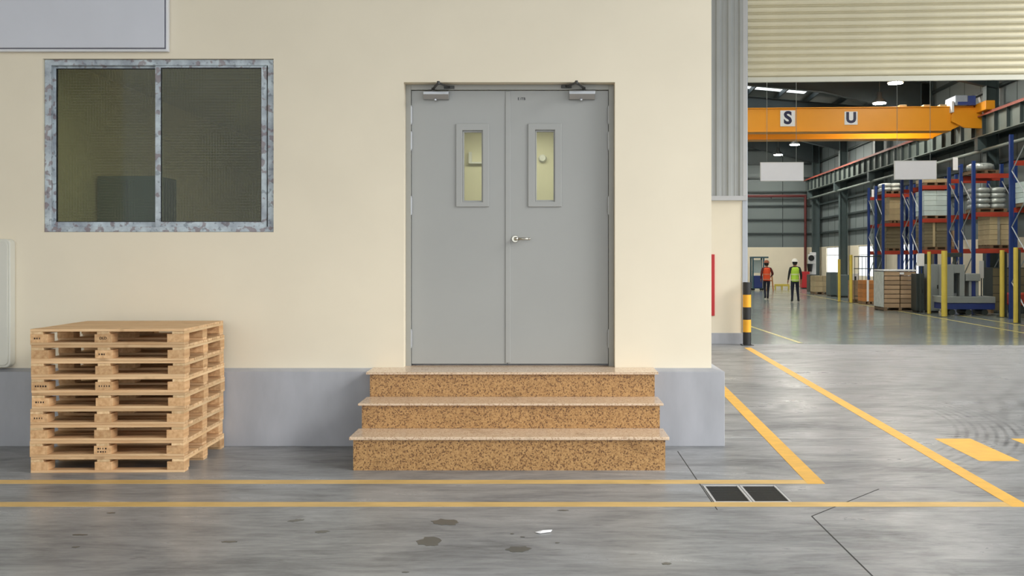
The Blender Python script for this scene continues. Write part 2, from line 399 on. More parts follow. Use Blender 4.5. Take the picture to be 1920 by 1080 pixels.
# damp patches
def blob(cx, cy, rx, ry, seed, rot=0):
    r = random.Random(seed); pts = []
    for i in range(18):
        t = 2*math.pi*i/18; k = r.uniform(.72, 1.15); x, y = rx*k*math.cos(t), ry*k*math.sin(t)
        pts.append((cx+x*math.cos(rot)-y*math.sin(rot), cy+x*math.sin(rot)+y*math.cos(rot)))
    flat('damp_patch', pts, M['damp'], label='dark damp patch on the concrete')
for px, py, rx, ry, sd, ro in ((836,979,.095,.075,3,-.5), (806,1016,.075,.10,5,.3), (973,1030,.085,.06,9,.15), (960,1001,.012,.012,2,0), (980,1007,.015,.012,4,0), (760,1073,.02,.012,6,0), (1045,1018,.015,.012,8,0), (1250,1057,.03,.02,10,0),
        (208,962,.03,.016,11,0), (150,1003,.05,.016,12,0), (142,1026,.025,.014,13,0), (430,1016,.05,.02,14,0), (555,976,.05,.03,15,.5), (603,997,.05,.03,16,.3), (1055,957,.04,.015,17,0)):
    g = G(px, py); blob(g.x, g.y, rx, ry, sd, ro)
# hall floor lines
par = floor2
strip('painted_line', [(6.93,0.3),(7.0,32)], .10, M['yellowh'], par, .0015, 'thin yellow line along the storage side')
strip('painted_line', [(8.0,0.3),(8.02,12)], .09, M['yellowh'], par, .0015, 'second thin yellow line by the guard posts')
strip('painted_line', [(1.15,0.3),(.85,6)], .09, M['yellowh'], par, .0015, 'short yellow line inside the gate')

# ================================================================== SETTING: office front
WX0, WX1, WZ0, WZ1 = -4.716, -2.5435, 1.995, 3.626    # window opening
DX0, DX1, DZ1 = -1.319, .667, 3.405                   # door opening
WR, WT, ZL = 1.575, 9.3, .7165
T = .2
mb = MB()
def wbox(x0, x1, z0, z1): mb.box(x0, x1, DW, DW+T, z0, z1)
wbox(-16, WX0, .3, WT); wbox(WX0, WX1, .3, WZ0); wbox(WX0, WX1, WZ1, WT); wbox(WX1, DX0, .3, WT)
wbox(DX0, DX1, DZ1, WT); wbox(DX0, DX1, .3, .70); wbox(DX1, WR, .3, WT)
wall = struct(mb.build('wall_front', M['cream']))
struct(MB().box(WR-.2, WR, DW+T, 18.9, .3, WT).build('wall_side', M['cream']))
struct(MB().box(-16, WR, DW, 19.0, WT, WT+.2).build('office_roof_slab', M['cream']))
# sloped-top plinth, front and side
pr = [(DP,0),(DP,.694),(DW,.7165),(DW+.1,.7165),(DW+.1,0)]
struct(MB().hexa([(-16,DP,0),(1.68,DP,0),(1.68,18.9,0),(-16,18.9,0)], [(-16,DP,.694),(1.68,DP,.694),(1.68,18.9,.694),(-16,18.9,.694)])
       .hexa([(-16,DP,.694),(1.68,DP,.694),(1.68,18.9,.694),(-16,18.9,.694)], [(-16,DW,.7165),(WR,DW,.7165),(WR,18.9,.7165),(-16,18.9,.7165)]).build('baseboard_front', M['plinth'], bevel=.004))

# rooms behind the glass
ZF = .73
struct(MB().box(-5.0, -4.8, DW+T, 16.2, ZF, 3.72).build('wall_office_left', M['cream_in']))
struct(MB().box(-4.8, -1.75, 16.0, 16.2, ZF, 3.72).build('wall_office_back', M['cream_in']))
struct(MB().box(-1.95, -1.75, DW+T, 16, ZF, 3.72).build('wall_office_right', M['cream_in']))
struct(MB().box(-5.0, -1.75, DW+T, 16.2, 3.72, 3.8).build('ceiling', M['cream_in']))
struct(MB().box(-5.0, 1.3, DW+T, 16.2, ZF-.02, ZF).build('floor', M['plinth']))
mb = MB().box(-1.75, 1.3, 12.4, 12.55, ZF, 3.45).box(1.15, 1.3, DW+T, 12.4, ZF, 3.45).box(-1.75, -1.62, DW+T, 12.4, ZF, 3.45)
struct(mb.build('wall_lobby', M['cream_in']))
struct(MB().box(-1.75, 1.3, DW+T, 12.55, 3.45, 3.53).build('ceiling', M['cream_in']))
t = thing('lobby_lamp', 'slim ceiling lamp in the lobby behind the grey doors', 'lamp', (-.3, 11.55, 3.43))
MB().box(-.62,.62,-.09,.09,-.035,.015).build('housing', M['white'], t)
MB().box(-.58,.58,-.07,.07,-.045,-.036).build('diffuser', M['ceilinglamp'], t)
t = thing('office_fill_lamp', 'unseen lamp added to brighten the office behind the tinted window', 'lamp', (-2.35, 12.5, 3.70))  # kept out of view, added to brighten the room
MB().box(-.09,.09,-.6,.6,-.035,.015).build('housing', M['white'], t)
MB().box(-.07,.07,-.57,.57,-.045,-.036).build('diffuser', M['officefill'], t)
t = thing('wall_bracket', 'small white angled bracket high on the lobby wall, seen through left door pane', 'bracket', (-.92, 12.39, 3.0))
MB().box(-.06,-.02,-.06,0,0,.13).box(-.06,.28,-.06,0,-.02,.0).build('bracket_arm', M['white'], t)
t = thing('wall_lamp', 'small round white fitting on the lobby wall, seen through right door pane', 'lamp', (-.02, 12.39, 3.05))
MB().cyl((0,0,0),(0,-.06,0),.055,.04,14).build('cover', M['white'], t)
t = thing('office_dark_box', 'tall dark blue-grey box added for the dark shape in the left window pane', 'cabinet', (-4.48, 10.4, ZF))  # box added in place of an unidentified dark shape in the pane
MB().box(-.3,.36,-.25,.25,0,1.9).build('body', M['teal'], t, .01)
for s in (-1, 1): MB().box(.03+s*.165-.155,.03+s*.165+.155,-.27,-.251,.05,1.86).build('cabinet_door', M['teal'], t, .004)

# ---- window
win = struct(empty('window_1', (0,0,0)))
yf = DW+.03
def frame_ring(x0, x1, z0, z1, w, y0, y1, wb=None, wt=None):   # mitred one-piece frame
    wb = w if wb is None else wb; wt = w if wt is None else wt
    m = MB(); o = [(x0,z0),(x1,z0),(x1,z1),(x0,z1)]; i = [(x0+w,z0+wb),(x1-w,z0+wb),(x1-w,z1-wt),(x0+w,z1-wt)]
    m.v = [(a,y0,c) for a,c in o]+[(a,y0,c) for a,c in i]+[(a,y1,c) for a,c in o]+[(a,y1,c) for a,c in i]
    for k in range(4):
        j = (k+1) % 4
        m.f += [(k,j,4+j,4+k),(8+j,8+k,12+k,12+j),(j,k,8+k,8+j),(4+k,4+j,12+j,12+k)]
    m.m = [0]*16
    return m
frame_ring(WX0+.002, WX1-.002, WZ0+.002, WZ1-.002, .062, yf, yf+.10, .05, .055).build('window_frame', M['film'], win, .004)
def wx(p): return (p-CX)*(yf+.03)/F
def wz(p): return HC-(p-CY)*(yf+.03)/F
for i, (a, b, yy) in enumerate(((93,301,yf+.05),(292,501,yf+.015))):
    s = frame_ring(wx(a), wx(b), wz(427), wz(119), .05 if i == 0 else .052, yy, yy+.034, .055, .042).build('window_sash', M['film'], win, .003)
    MB().box(wx(a)+.046, wx(b)-.046, yy+.012, yy+.018, wz(427)+.05, wz(119)-.038).build('pane', M['winglass'], s)
    frame_ring(wx(a)+.049, wx(b)-.049, wz(427)+.054, wz(119)-.041, .007, yy+.004, yy+.03).build('gasket', M['gasket'], s)
MB().box(wx(301)-.018, wx(301)-.008, yf+.048, yf+.05, wz(300), wz(240)).build('lock', M['darkmetal'], win)

# ---- door
door = struct(empty('door_1', (0,0,0)))
FD = 9.07
MB().box(DX0+.001, DX0+.05, FD-.02, FD+.12, .712, DZ1-.001).box(DX1-.05, DX1-.001, FD-.02, FD+.12, .712, DZ1-.001)\
    .box(DX0+.05, DX1-.05, FD-.02, FD+.12, DZ1-.05, DZ1-.001)\
    .box(DX0+.05, DX0+.066, FD+.055, FD+.1, .74, DZ1-.05).box(DX1-.066, DX1-.05, FD+.055, FD+.1, .74, DZ1-.05).build('door_frame', M['framegrey'], door, .003)
MB().box(DX0+.002, DX1-.002, FD-.1, FD+.12, .701, .722).build('threshold', M['granite2'], door, .002)
YL = FD+.004                                          # leaf face
def dx(p): return (p-CX)*YL/F
def dz(p): return HC-(p-CY)*YL/F
LX0, LXM, LX1, LZ0, LZ1 = DX0+.054, dx(951.5), DX1-.054, .74, DZ1-.056
for i, (x0, x1, wpx, gpx) in enumerate(((LX0, LXM-.003, (855,917,232,388), (867,906,245,379)), (LXM+.003, LX1, (990,1053,232,388), (1003,1041,244,378)))):
    a, b, c, d = dx(gpx[0]), dx(gpx[1]), dz(gpx[3]), dz(gpx[2])
    leaf = MB().box(x0,a,YL,YL+.045,LZ0,LZ1).box(b,x1,YL,YL+.045,LZ0,LZ1).box(a,b,YL,YL+.045,LZ0,c).box(a,b,YL,YL+.045,d,LZ1).build('door_leaf', M['doorgrey'], door)
    leaf['label'] = 'left grey door leaf' if i == 0 else 'right grey door leaf with lever handle'
    frame_ring(dx(wpx[0]), dx(wpx[1]), dz(wpx[3]), dz(wpx[2]), a-dx(wpx[0]), YL-.016, YL-.0005, c-dz(wpx[3]), dz(wpx[2])-d).build('vision_frame', M['doorgrey'], leaf, .005)
    frame_ring(a, b, c, d, .016, YL+.008, YL+.04).build('glazing_bead', M['doorgrey'], leaf, .003)
    MB().box(a+.012, b-.012, YL+.02, YL+.026, c+.012, d-.012).build('pane', M['doorglass'], leaf)
    for py in (216, 264.5, 385.5, 634.5):
        xh = LX0-.003 if i == 0 else LX1+.003
        MB().cyl((xh, YL-.012, dz(py)-.078), (xh, YL-.012, dz(py)+.078), .0115, n=10).cyl((xh, YL-.012, dz(py)-.09), (xh, YL-.012, dz(py)+.09), .007, n=8).build('hinge', M['closer'], leaf)
    # door closer: body with cover slanted in below to shade darker, end cap, bracket on the frame, folding arm
    if i == 0: bx0, bx1, py0, py1, apex, shoe, piv = 793, 841, 170, 185, (822,150), (842,163), (812,169)
    else: bx0, bx1, py0, py1, apex, shoe, piv = 1067, 1116, 169, 185, (1081,147), (1062,163), (1095,168)
    yb = YL-.075
    X0, X1, Za, Zb = (bx0-CX)*yb/F, (bx1-CX)*yb/F, HC-(py1-CY)*yb/F, HC-(py0-CY)*yb/F
    MB().prism([(YL-.001,Za),(yb+.035,Za),(yb,(Za+Zb)/2+.005),(yb,Zb-.006),(yb+.008,Zb),(YL-.001,Zb)], 0, X0, X1).build('closer_body', M['closer'], leaf, .004)
    zc = Zb+.022
    pv = Vector(((piv[0]-CX)*(YL-.04)/F, YL-.04, zc)); Da = YL-.30
    ap = Vector(((apex[0]-CX)*Da/F, Da, zc+.012)); sh = Vector(((shoe[0]-CX)*(FD-.03)/F, FD-.03, zc+.018))
    MB().cyl(pv-Vector((0,0,.02)), pv+Vector((0,0,.012)), .014, n=10).cyl(pv, ap, .012, n=8).cyl(ap+Vector((0,0,-.016)), ap+Vector((0,0,.014)), .014, n=10).cyl(ap, sh, .011, n=8)\
        .box(sh.x-.05, sh.x+.05, FD-.034, FD-.0205, sh.z-.014, sh.z+.014).build('closer_arm', M['darkmetal'], leaf, .002)
    MB().cyl(((X0+X1)/2-.01, (yb+YL)/2, Za-.012), ((X0+X1)/2-.01, (yb+YL)/2, Za+.002), .016, n=12).build('closer_cap', M['closer'], leaf)
    if i == 1:
        MB().box(x0-.022, x0+.026, YL-.010, YL-.0005, LZ0+.01, LZ1-.004).build('astragal', M['doorgrey'], leaf, .004)
        hx, hz = dx(966), dz(448)
        MB().cyl((hx,YL-.001,hz),(hx,YL-.014,hz),.036,.033,20).cyl((hx,YL-.014,hz),(hx,YL-.062,hz),.015,.013,14).build('handle_rose', M['steel'], leaf, .002)
        MB().cyl((hx-.006,YL-.062,hz),(hx+.03,YL-.064,hz),.017,.014,14).cyl((hx+.03,YL-.064,hz),(hx+.135,YL-.058,hz-.001),.012,.0095,14).lathe([(.0,-.0105),(.008,-.008),(.0105,0),(.008,.008),(.0,.0105)], (hx+.137,YL-.058,hz-.001), 10).build('lever', M['steel'], leaf, smooth=True)
        me = text_mesh('E ITB', .034, .0004, .0006); me.materials.append(M['gasket'])
        st = link('stencil_mark', me, leaf, loc=(dx(978), YL-.0006, dz(185.5)))
MB().box(DX0+.05, DX1-.05, YL+.07, YL+.09, .722, .745).build('door_sill', M['darkmetal'], door)

# ---- granite steps
st = thing('entrance_steps', 'speckled brown granite entrance steps in front of the grey double doors', 'steps')
A, B_ = -1.573, 1.0
D1, D2, D3 = 7.827, 8.20, 8.578
for D, z0, z1, yend in ((D1, 0, .2535, D2+.03), (D2, .2797, .4785, D3+.03), (D3, .4977, .7005, DP-.001)):
    MB().box(A, B_, D, min(yend, DP-.001), z0, z1).build('riser', M['granite'], st)
ov = .03
for D, z0, z1, ye in ((D1, .2536, .2796, D2-.0005), (D2, .4786, .4976, D3-.0005)):
    MB().box(A-ov, B_+ov, D-ov, ye, z0, z1).build('tread', M['granite2'], st, .005)
MB().prism([(A-ov,D3-ov),(B_+ov,D3-ov),(B_+ov,DW-.001),(DX1-.003,DW-.001),(DX1-.003,FD-.102),(DX0+.003,FD-.102),(DX0+.003,DW-.001),(A-ov,DW-.001)], 2, .718, .7225).build('tread', M['granite2'], st, .002)
MB().box(A-ov, B_+ov, D3-ov, DP-.002, .7006, .718).build('tread', M['granite2'], st, .004)

# ---- blank sign board, top left
t = thing('sign_board', 'large blank grey sign board on the cream wall above the window', 'sign', (0,0,0))
sx1, sz0 = -3.517, 3.683
MB().box(-7.2, sx1, DW-.05, DW-.001, sz0, 5.3).build('backing', M['signrim'], t, .008)
MB().box(-7.16, sx1-.02, DW-.056, DW-.0505, sz0+.022, 5.27).build('groove', M['signline'], t)
MB().box(-7.155, sx1-.028, DW-.07, DW-.0565, sz0+.03, 5.26).build('face_panel', M['sign'], t, .010)
# ---- rounded cabinet at the left edge
t = thing('wall_cabinet', 'off-white rounded wall cabinet at the left edge, beside the pallets', 'cabinet', (0,0,0))
def rrect(x0, x1, z0, z1, r, n=6):
    pts = []
    for cx_, cz_, a0 in ((x1-r,z1-r,0),(x0+r,z1-r,90),(x0+r,z0+r,180),(x1-r,z0+r,270)):
        for k in range(n+1): a = math.radians(a0+90*k/n); pts.append((cx_+r*math.cos(a), cz_+r*math.sin(a)))
    return pts
cy0 = DW-.09
cxr, czt, czb = (19-CX)*cy0/F, HC-(448-CY)*cy0/F, HC-(689-CY)*cy0/F
MB().prism(rrect(cxr-.75, cxr, czb, czt, .045), 1, DW-.001, cy0).build('body', M['cabinet'], t, .008)
MB().prism(rrect(cxr-.73, cxr-.018, czb+.02, czt-.02, .04), 1, cy0-.0005, cy0-.012).build('cabinet_door', M['cabinet'], t, .004)

# ---- drain grates
for k in range(2):
    g0 = HXa+.005+k*.281; g1 = g0+.276
    if k == 1: g1 = HXb-.005
    t = thing('drain_grate', ('left' if k == 0 else 'right')+' dark steel drain grate set in the concrete between the yellow lines', 'drain grate', ((g0+g1)/2, (HYa+HYb)/2, 0))
    w, l = (g1-g0)/2, (HYb-HYa)/2-.006
    MB().box(-w,-w+.018,-l,l,-.035,.003).box(w-.018,w,-l,l,-.035,.003).box(-w+.018,w-.018,-l,-l+.018,-.035,.003).box(-w+.018,w-.018,l-.018,l,-.035,.003).build('grate_frame', M['trimgrey'] , t, .002)
    bar = MB().box(-w+.018, w-.018, -.0045, .0045, -.03, .001).mesh('bar', M['darkmetal'])
    for j in range(15): link('bar', bar, t, loc=(0, -l+.018+(j+.5)*(2*l-.036)/15, 0))
# ---- scrap
g = G(1018, 998)
sc_ = MB().quad([(-.05,-.02,.006),(-.02,-.035,.003),(.0,-.01,.016),(-.02,.02,.004)]).quad([(.0,-.01,.016),(.05,-.005,.003),(.06,.015,.012),(.0,.02,.005)]).quad([(-.02,-.035,.003),(.05,-.005,.003),(.0,-.01,.016)]).build('paper_scrap', M['white'], loc=(g.x, g.y, .0005))
sd = sc_.modifiers.new('solid', 'SOLIDIFY'); sd.thickness = .001
tag(sc_, 'crumpled white scrap of paper on the bare concrete', 'litter')

# ================================================================== pallets
PW, PD, PHt = 1.242, 1.03, .1303
def pallet_meshes():
    d = {}
    d['deck'] = MB().box(-PW/2, PW/2, -.052, .052, -.011, .011).mesh('deck_board', M['wood0'])
    d['string'] = MB().box(-.05, .05, 0, PD, -.010, .010).mesh('stringer', M['wood1'])
    d['block'] = MB().box(-.07, .07, -.06, .06, -.0335, .0335).mesh('block', M['wood2'])
    d['run'] = MB().box(-PW/2, PW/2, -.05, .05, -.010, .010).mesh('bottom_board', M['wood0'])
    return d
PM = pallet_meshes()
names = ['bottom', 'second from bottom', 'third from bottom', 'fourth from bottom', 'middle', 'fourth from top', 'third from top', 'second from top', 'topmost']
base = Vector((-4.182+PW/2, 7.735, 0)); prot = math.radians(1.4)
for k in range(9):
    jx = R.uniform(-.008, .008) if k else 0
    p = thing('wooden_pallet', f'pale pine pallet, {names[k]} of the stack of nine against the wall', 'pallet', base+Vector((jx, R.uniform(-.006,.006)+.013, k*PHt)), prot+R.uniform(-.006,.006), 'stack of pine pallets')
    def add(nm, key, x, y, z):
        o = link(nm, PM[key], p, .002, (x, y, z)); return o
    zr, zb, zs, zd = .010, .0535, .097, .1185
    for y in (.05, PD/2, PD-.05): add('bottom_board', 'run', 0, y, zr)
    for x in (-PW/2+.07, 0.0, PW/2-.07):
        for y in (.06, PD/2, PD-.06):
            b = add('block', 'block', x-(.035 if x == 0 else 0), y, zb)
            if y < .1 and ((x == 0 and k in (1, 5, 7, 8)) or (x < 0 and k in (3, 4, 5, 8))):
                if k == 8 and x == 0: me = text_mesh('DLD', .030, .0004, .0008)
                else:
                    mm = MB(); rr = random.Random(k*7+int(x*10))
                    for q in range(rr.randint(3, 5)):
                        xx = -.04+q*.02
                        for row in ((0,) if k != 1 else (.012, -.014)): mm.box(xx, xx+rr.uniform(.006,.014), -.0005, 0, row-.007, row+.007)
                    me = mm.mesh('stamp', [])
                me.materials.append(M['ink']); link('stamp', me, b, loc=(0, -.0606, 0))
        add('stringer', 'string', (x-(.035 if x == 0 else 0))+(.02 if x > 0 else -.02 if x < 0 else 0), 0, zs)
    for j in range(9): add('deck_board', 'deck', 0, .052+j*(PD-.104)/8, zd+R.uniform(-.0008,.0008))

# ================================================================== SETTING: shutter facade (hall coordinates)
zc = 2.957; zsh = 5.42
u0f = -4.5
mb = MB().box(u0f, -.09, 0, .25, .2, zc).box(u0f, 0, .05, .25, zc, 8.6).box(0, 8.3, .05, .25, 7.6, 8.6).box(8.3, 12.3, 0, .25, 0, 8.6).box(-14, u0f, .05, .25, 0, 8.6)
hstruct(mb, 'wall_facade', M['cream'])
hstruct(MB().box(u0f, -.085, -.03, .0, 0, .225), 'baseboard_facade', M['plinth'], .004)
# corrugated cladding above the cream wall
cl = struct(empty('cladding', H(0,0,0), -PHI))
prof = []; u = -4.4
while u < -.09:
    for du, dv in ((0,-.02),(.03,-.055),(.085,-.055),(.115,-.02),(.15,-.02),(.16,-.026),(.175,-.026),(.185,-.02)):
        if u+du < -.085: prof.append((u+du, dv))
    u += .235
poly = prof+[(-.085,-.02),(-.085,.045),(-4.4,.045)]
MB().prism([(a,b) for a,b in reversed(poly)], 2, zc+.06, 8.5).build('cladding_panel', M['clad'], cl)
MB().box(-4.4, .0, -.075, .05, zc-.035, zc+.06).build('drip_trim', M['trimgrey'], cl, .006)
MB().box(-.085, .0, -.06, .05, zc+.06, 8.5).build('corner_trim', M['trimgrey'], cl, .006)
MB().box(-.09, -.005, -.02, .25, 0, zc-.03).build('jamb', M['jamb'], cl, .005)
# roller shutter
t = hthing('roller_shutter', 'half raised cream roller shutter with wide horizontal slats over the hall gate', 'shutter', 0, 0)
MB().box(-.004, .03, .06, .24, 0, 7.6).build('guide_rail', M['jamb'], t, .004)
MB().box(8.2, 8.29, .06, .24, 0, 7.6).build('guide_rail', M['jamb'], t, .004)
MB().box(.035, 8.19, .10, .16, zsh-.07, zsh+.035).build('bottom_bar', M['shutterbar'], t, .008)
ps = .145
prf = [(0,0),(-.004,.012),(-.045,.026),(-.058,.055),(-.054,.085),(-.036,.112),(-.008,.134),(0,.143)]
slat = MB().prism([(.135+a, b) for a, b in prf]+[(.15,.143),(.15,0)], 0, .035, 8.19).mesh('slat', M['shutter'])
z = zsh+.037
while z < 7.55: link('slat', slat, t, loc=(0,0,z)); z += ps
# bollard
bu, bv = UV(G(1400.5, 647))
t = hthing('bollard', 'black and yellow banded steel bollard at the foot of the gate jamb', 'bollard', bu, bv)
MB().box(-.12,.12,-.12,.12,.0005,.012).build('base_plate', M['bolblack'], t, .003)
hb = 1.265/5
for k in range(5):
    z0 = .012+k*hb*.99
    if k < 4: MB().cyl((0,0,z0),(0,0,z0+hb*.99),.082,n=24).build('band', M['bolyellow' if k % 2 else 'bolblack'], t, smooth=False)
    else: MB().lathe([(.082,z0),(.082,z0+hb*.95),(.076,z0+hb*.99),(.06,z0+hb)], n=24).build('band', M['bolblack'], t)
for sx in (-1,1):
    for sy in (-1,1): MB().cyl((sx*.1,sy*.1,.012),(sx*.1,sy*.1,.022),.01,n=6).build('bolt', M['closer'], t)
# red strip
ru, rz = HP(1336.5, 477, -.02)[0], 0
z1, z0 = HP(1336, 477, 0)[1], HP(1336, 592, 0)[1]
tag(MB().box(-.036,.036,-.035,-.001,z0,z1).build('red_panel', M['red'], None, .004, H(ru,0,0), -PHI), 'narrow upright red panel on the cream wall beside the gate', 'panel')

# ================================================================== SETTING: hall shell
UW, VB = 10.9, 41.3
def roofz(u): return 9.2+.1*(UW-u)
zcr = 2.44
colv = [40.0-6.5*k for k in range(7)]
# right wall (u = UW): cream base with windows, grey cladding above
def vwin(px): k = (px-CX)/F; D = (UW+O.x*CP-O.y*SP)/(k*CP-SP); return (k*D-O.x)*SP+(D-O.y)*CP
wins = [(vwin(1580), vwin(1549), .8, 2.40), (vwin(1648), vwin(1609), .8, 2.40), (21.2, 25.0, .9, 2.4)]
mb = MB(); vs = 0
for a, b, z0, z1 in sorted(wins):
    mb.box(UW, UW+.09, vs, a, 0, zcr); mb.box(UW, UW+.09, a, b, 0, z0); mb.box(UW, UW+.09, a, b, z1, zcr); vs = b
mb.box(UW, UW+.09, vs, VB, 0, zcr)
wr = hstruct(mb, 'wall_right', M['cream'])
wr2 = hstruct(MB().box(UW+.03, UW+.12, 0, VB, zcr, 9.4), 'wall_right', M['hallgrey'])
wb = hstruct(MB().box(-14, UW+.2, VB, VB+.2, 0, zcr), 'wall_back', M['cream'])
wb2 = hstruct(MB().box(-14, UW+.2, VB+.03, VB+.12, zcr, 11.8), 'wall_back', M['hallgrey'])
hstruct(MB().box(-14.2, -14, .25, VB, 0, 11.8), 'wall_left', M['hallgrey'])
for k in range(9):
    z = 3.3+.88*k
    if z < 9: MB().box(UW-.12, UW+.029, 0.4, VB-.2, z-.05, z+.05).build('girt', M['girt'], wr2)
    MB().box(-13.9, UW-.2, VB-.1, VB+.029, z-.05, z+.05).build('girt', M['girt'], wb2)
for v in [VB-1.5*k for k in range(1, 22)]: MB().box(UW+.022, UW+.03, v-.012, v+.012, zcr, 9.2).build('panel_seam', M['girt'], wr2)
for u in [UW-2.1-2.3*k for k in range(9)]: MB().box(u-.02, u+.02, VB+.015, VB+.03, zcr, 10).build('panel_seam', M['girt'], wb2)
for k, (a, b, z0, z1) in enumerate(wins):
    w = struct(empty(f'window_{k+2}', H(0,0,0), -PHI))
    fr = MB()
    n = 2
    for j in range(n+1): v = a+(b-a)*j/n; fr.box(UW+.05, UW+.075, max(a,v-.02), min(b,v+.02), z0, z1)
    fr.box(UW+.05, UW+.075, a, b, z0, z0+.04).box(UW+.05, UW+.075, a, b, z1-.04, z1).box(UW+.052, UW+.073, a, b, 1.9, 1.94)
    fr.build('window_frame', M['white'], w)
    for j in range(n): MB().box(UW+.06, UW+.064, a+(b-a)*j/n+.03, a+(b-a)*(j+1)/n-.03, z0+.05, z1-.05).build('pane', M['clearglass'], w)
# columns and rafters
for v in colv:
    MB_ = MB().box(UW-.55, UW-.53, v-.16, v+.16, 0, roofz(UW)-.2).box(UW-.16, UW-.13, v-.16, v+.16, 0, roofz(UW)-.2).box(UW-.53, UW-.16, v-.012, v+.012, 0, roofz(UW)-.2)
    hstruct(MB_, 'column', M['colsteel'])
    mb = MB(); us = [UW-.15, UW-4.5, -13.9]; dp = [1.35, .72, .72]
    top = [(u, roofz(u)-.26) for u in us]; bot = [(u, roofz(u)-.26-d) for u, d in zip(us, dp)]
    mb.prism(top+bot[::-1], 1, v-.012, v+.012)
    for i in range(2):
        for ln in (top, bot):
            (ua, za), (ub, zb_) = ln[i], ln[i+1]
            mb.prism([(ua,za),(ub,zb_),(ub,zb_-.025),(ua,za-.025)], 1, v-.14, v+.14)
    hstruct(mb, 'rafter', M['rafter'])
# roof sheets with translucent strips, purlins
skys = [(5.0,6.4),(18.0,19.4) if False else (11.8,13.2),(24.9,26.4),(31.4,32.9)]  # unseen strips added beside the visible one, to light the hall
mb = MB(); vs = -.0
ul, ur, sl0, sl1 = -14., UW+.3, -9., 6.9
def rsheet(ua, ub, va, vb, m=0, th=.05, mbb=None):
    (mbb or mb).hexa([(ua,va,roofz(ua)),(ub,va,roofz(ub)),(ub,vb,roofz(ub)),(ua,vb,roofz(ua))], [(ua,va,roofz(ua)+th),(ub,va,roofz(ub)+th),(ub,vb,roofz(ub)+th),(ua,vb,roofz(ua)+th)], m)
for a, b in skys: rsheet(ul, ur, vs, a); rsheet(ul, sl0, a, b); rsheet(sl1, ur, a, b); vs = b
rsheet(ul, ur, vs, VB+.2)
ro = hstruct(mb, 'ceiling', M['roof'])
for a, b in skys:
    s = MB(); rsheet(sl0, sl1, a, b, 0, .01, s); s.build('skylight', M['skylight'], ro)
u = UW-.8
while u > -13.5:
    MB().box(u-.035, u+.035, .3, VB, roofz(u)-.26, roofz(u)-.04).build('purlin', M['rafter'], ro); u -= 1.45
# fire pipe
t = hthing('fire_pipe', 'dark red fire water pipe along the far wall and down its corner', 'pipe', 0, 0)
MB().cyl((-13, VB-.3, 5.66), (UW-.75, VB-.3, 5.66), .09, n=12).cyl((UW-.75, VB-.3, 5.75), (UW-.75, VB-.3, .0), .08, n=12).build('pipe_run', M['pipered'], t)
for k in range(6): MB().box(-8+k*3.2, -7.94+k*3.2, VB-.3, VB-.1, 5.5, 5.6).build('pipe_bracket', M['girt'], t)
t = hthing('cable_tray', 'thin grey service pipe running along the right hall wall below the crane beam', 'pipe', 0, 0)
MB().cyl((UW-.65, 2, 5.45), (UW-.65, VB-.5, 5.45), .06, n=10).build('pipe_run', M['beamgrey'], t)

# runway beam
UB = UW-.72; zr0 = 6.62
t = hthing('crane_runway', 'long grey crane runway beam with red rail along the right wall', 'beam', 0, 0)
MB().box(UB-.15, UB+.15, 1, VB-.3, zr0-.03, zr0).box(UB-.13, UB+.13, 1, VB-.3, zr0-.72, zr0-.69).box(UB-.01, UB+.01, 1, VB-.3, zr0-.69, zr0-.03).build('beam_profile', M['beamgrey'], t)
MB().box(UB-.155, UB-.14, 1, VB-.3, zr0-.045, zr0+.005).box(UB-.04, UB+.04, 1, VB-.3, zr0+.006, zr0+.09).build('rail', M['railred'], t)
stf = MB().box(-.125, -.012, -.008, .008, zr0-.685, zr0-.035).mesh('stiffener', M['girt'])
v = 3.
while v < VB-1: link('stiffener', stf, t, loc=(UB, v, 0)); v += .95
for v in colv: MB().box(UB-.12, UW-.56, v-.14, v+.14, zr0-1.15, zr0-.725).build('bracket', M['colsteel'], t)

# bridge crane
vg = 13.9
t = hthing('bridge_crane', 'yellow overhead bridge crane lettered S U spanning the hall', 'crane', 0, vg)
zt, zb0 = 6.95, 6.17
def girder(v0, top, bot, taper):
    return MB().prism([(-13.5,top),(UB-.2,top),(UB-.05,top-.18),(UB-.05,bot+.42 if taper else bot+.3),(UB-1.0,bot),(-13.5,bot)], 1, v0, v0+.55).box(-13.5, UB-.25, v0-.05, v0+.6, top, top+.035).box(-13.5, UB-1.0, v0-.04, v0+.59, bot-.03, bot)
girder(0, zt, zb0, True).build('girder', M['crane'], t, .006)
girder(1.75, zt, zb0-.05, True).build('girder', M['crane'], t, .006)
for u_ in [HP(p, 220, vg)[0] for p in (1436, 1682, 1744)]: MB().box(u_-.012, u_+.012, -.012, 0.001, zb0, zt).build('web_seam', M['crane'], t)
MB().box(UB-.2, UB+.12, -.9, 3.1, zr0+.11, zr0+.42).build('end_carriage', M['crane'], t, .02)
for v in (-.75, 2.95): MB().cyl((UB-.06, v, zr0+.2), (UB+.06, v, zr0+.2), .11, n=16).build('wheel', M['darkmetal'], t)
hu0, hz0 = HP(1787, 205, vg); hu1, hz1 = HP(1822, 180, vg)
MB().box(hu0, hu1-.2, -.2, .75, zt+.04, hz1).build('hoist_housing', M['hoistgrey'], t, .03)
MB().box(hu0+.08, hu1-.2, -.215, -.2, zt+.05, zt+.16).box(hu1-.2, hu1+.06, -.2, .75, zt+.04, hz1-.02).build('hoist_motor', M['hoistblue'], t, .02)
MB().box(hu0-.12, hu0-.03, -.2, .15, zt-.2, hz1-.2).build('hoist_panel', M['white'], t, .02)
MB().cyl((hu1+.12,-.3,hz1-.1),(hu1+.3,-.3,zt-.35),.04,n=8).build('cable_arm', M['white'], t)
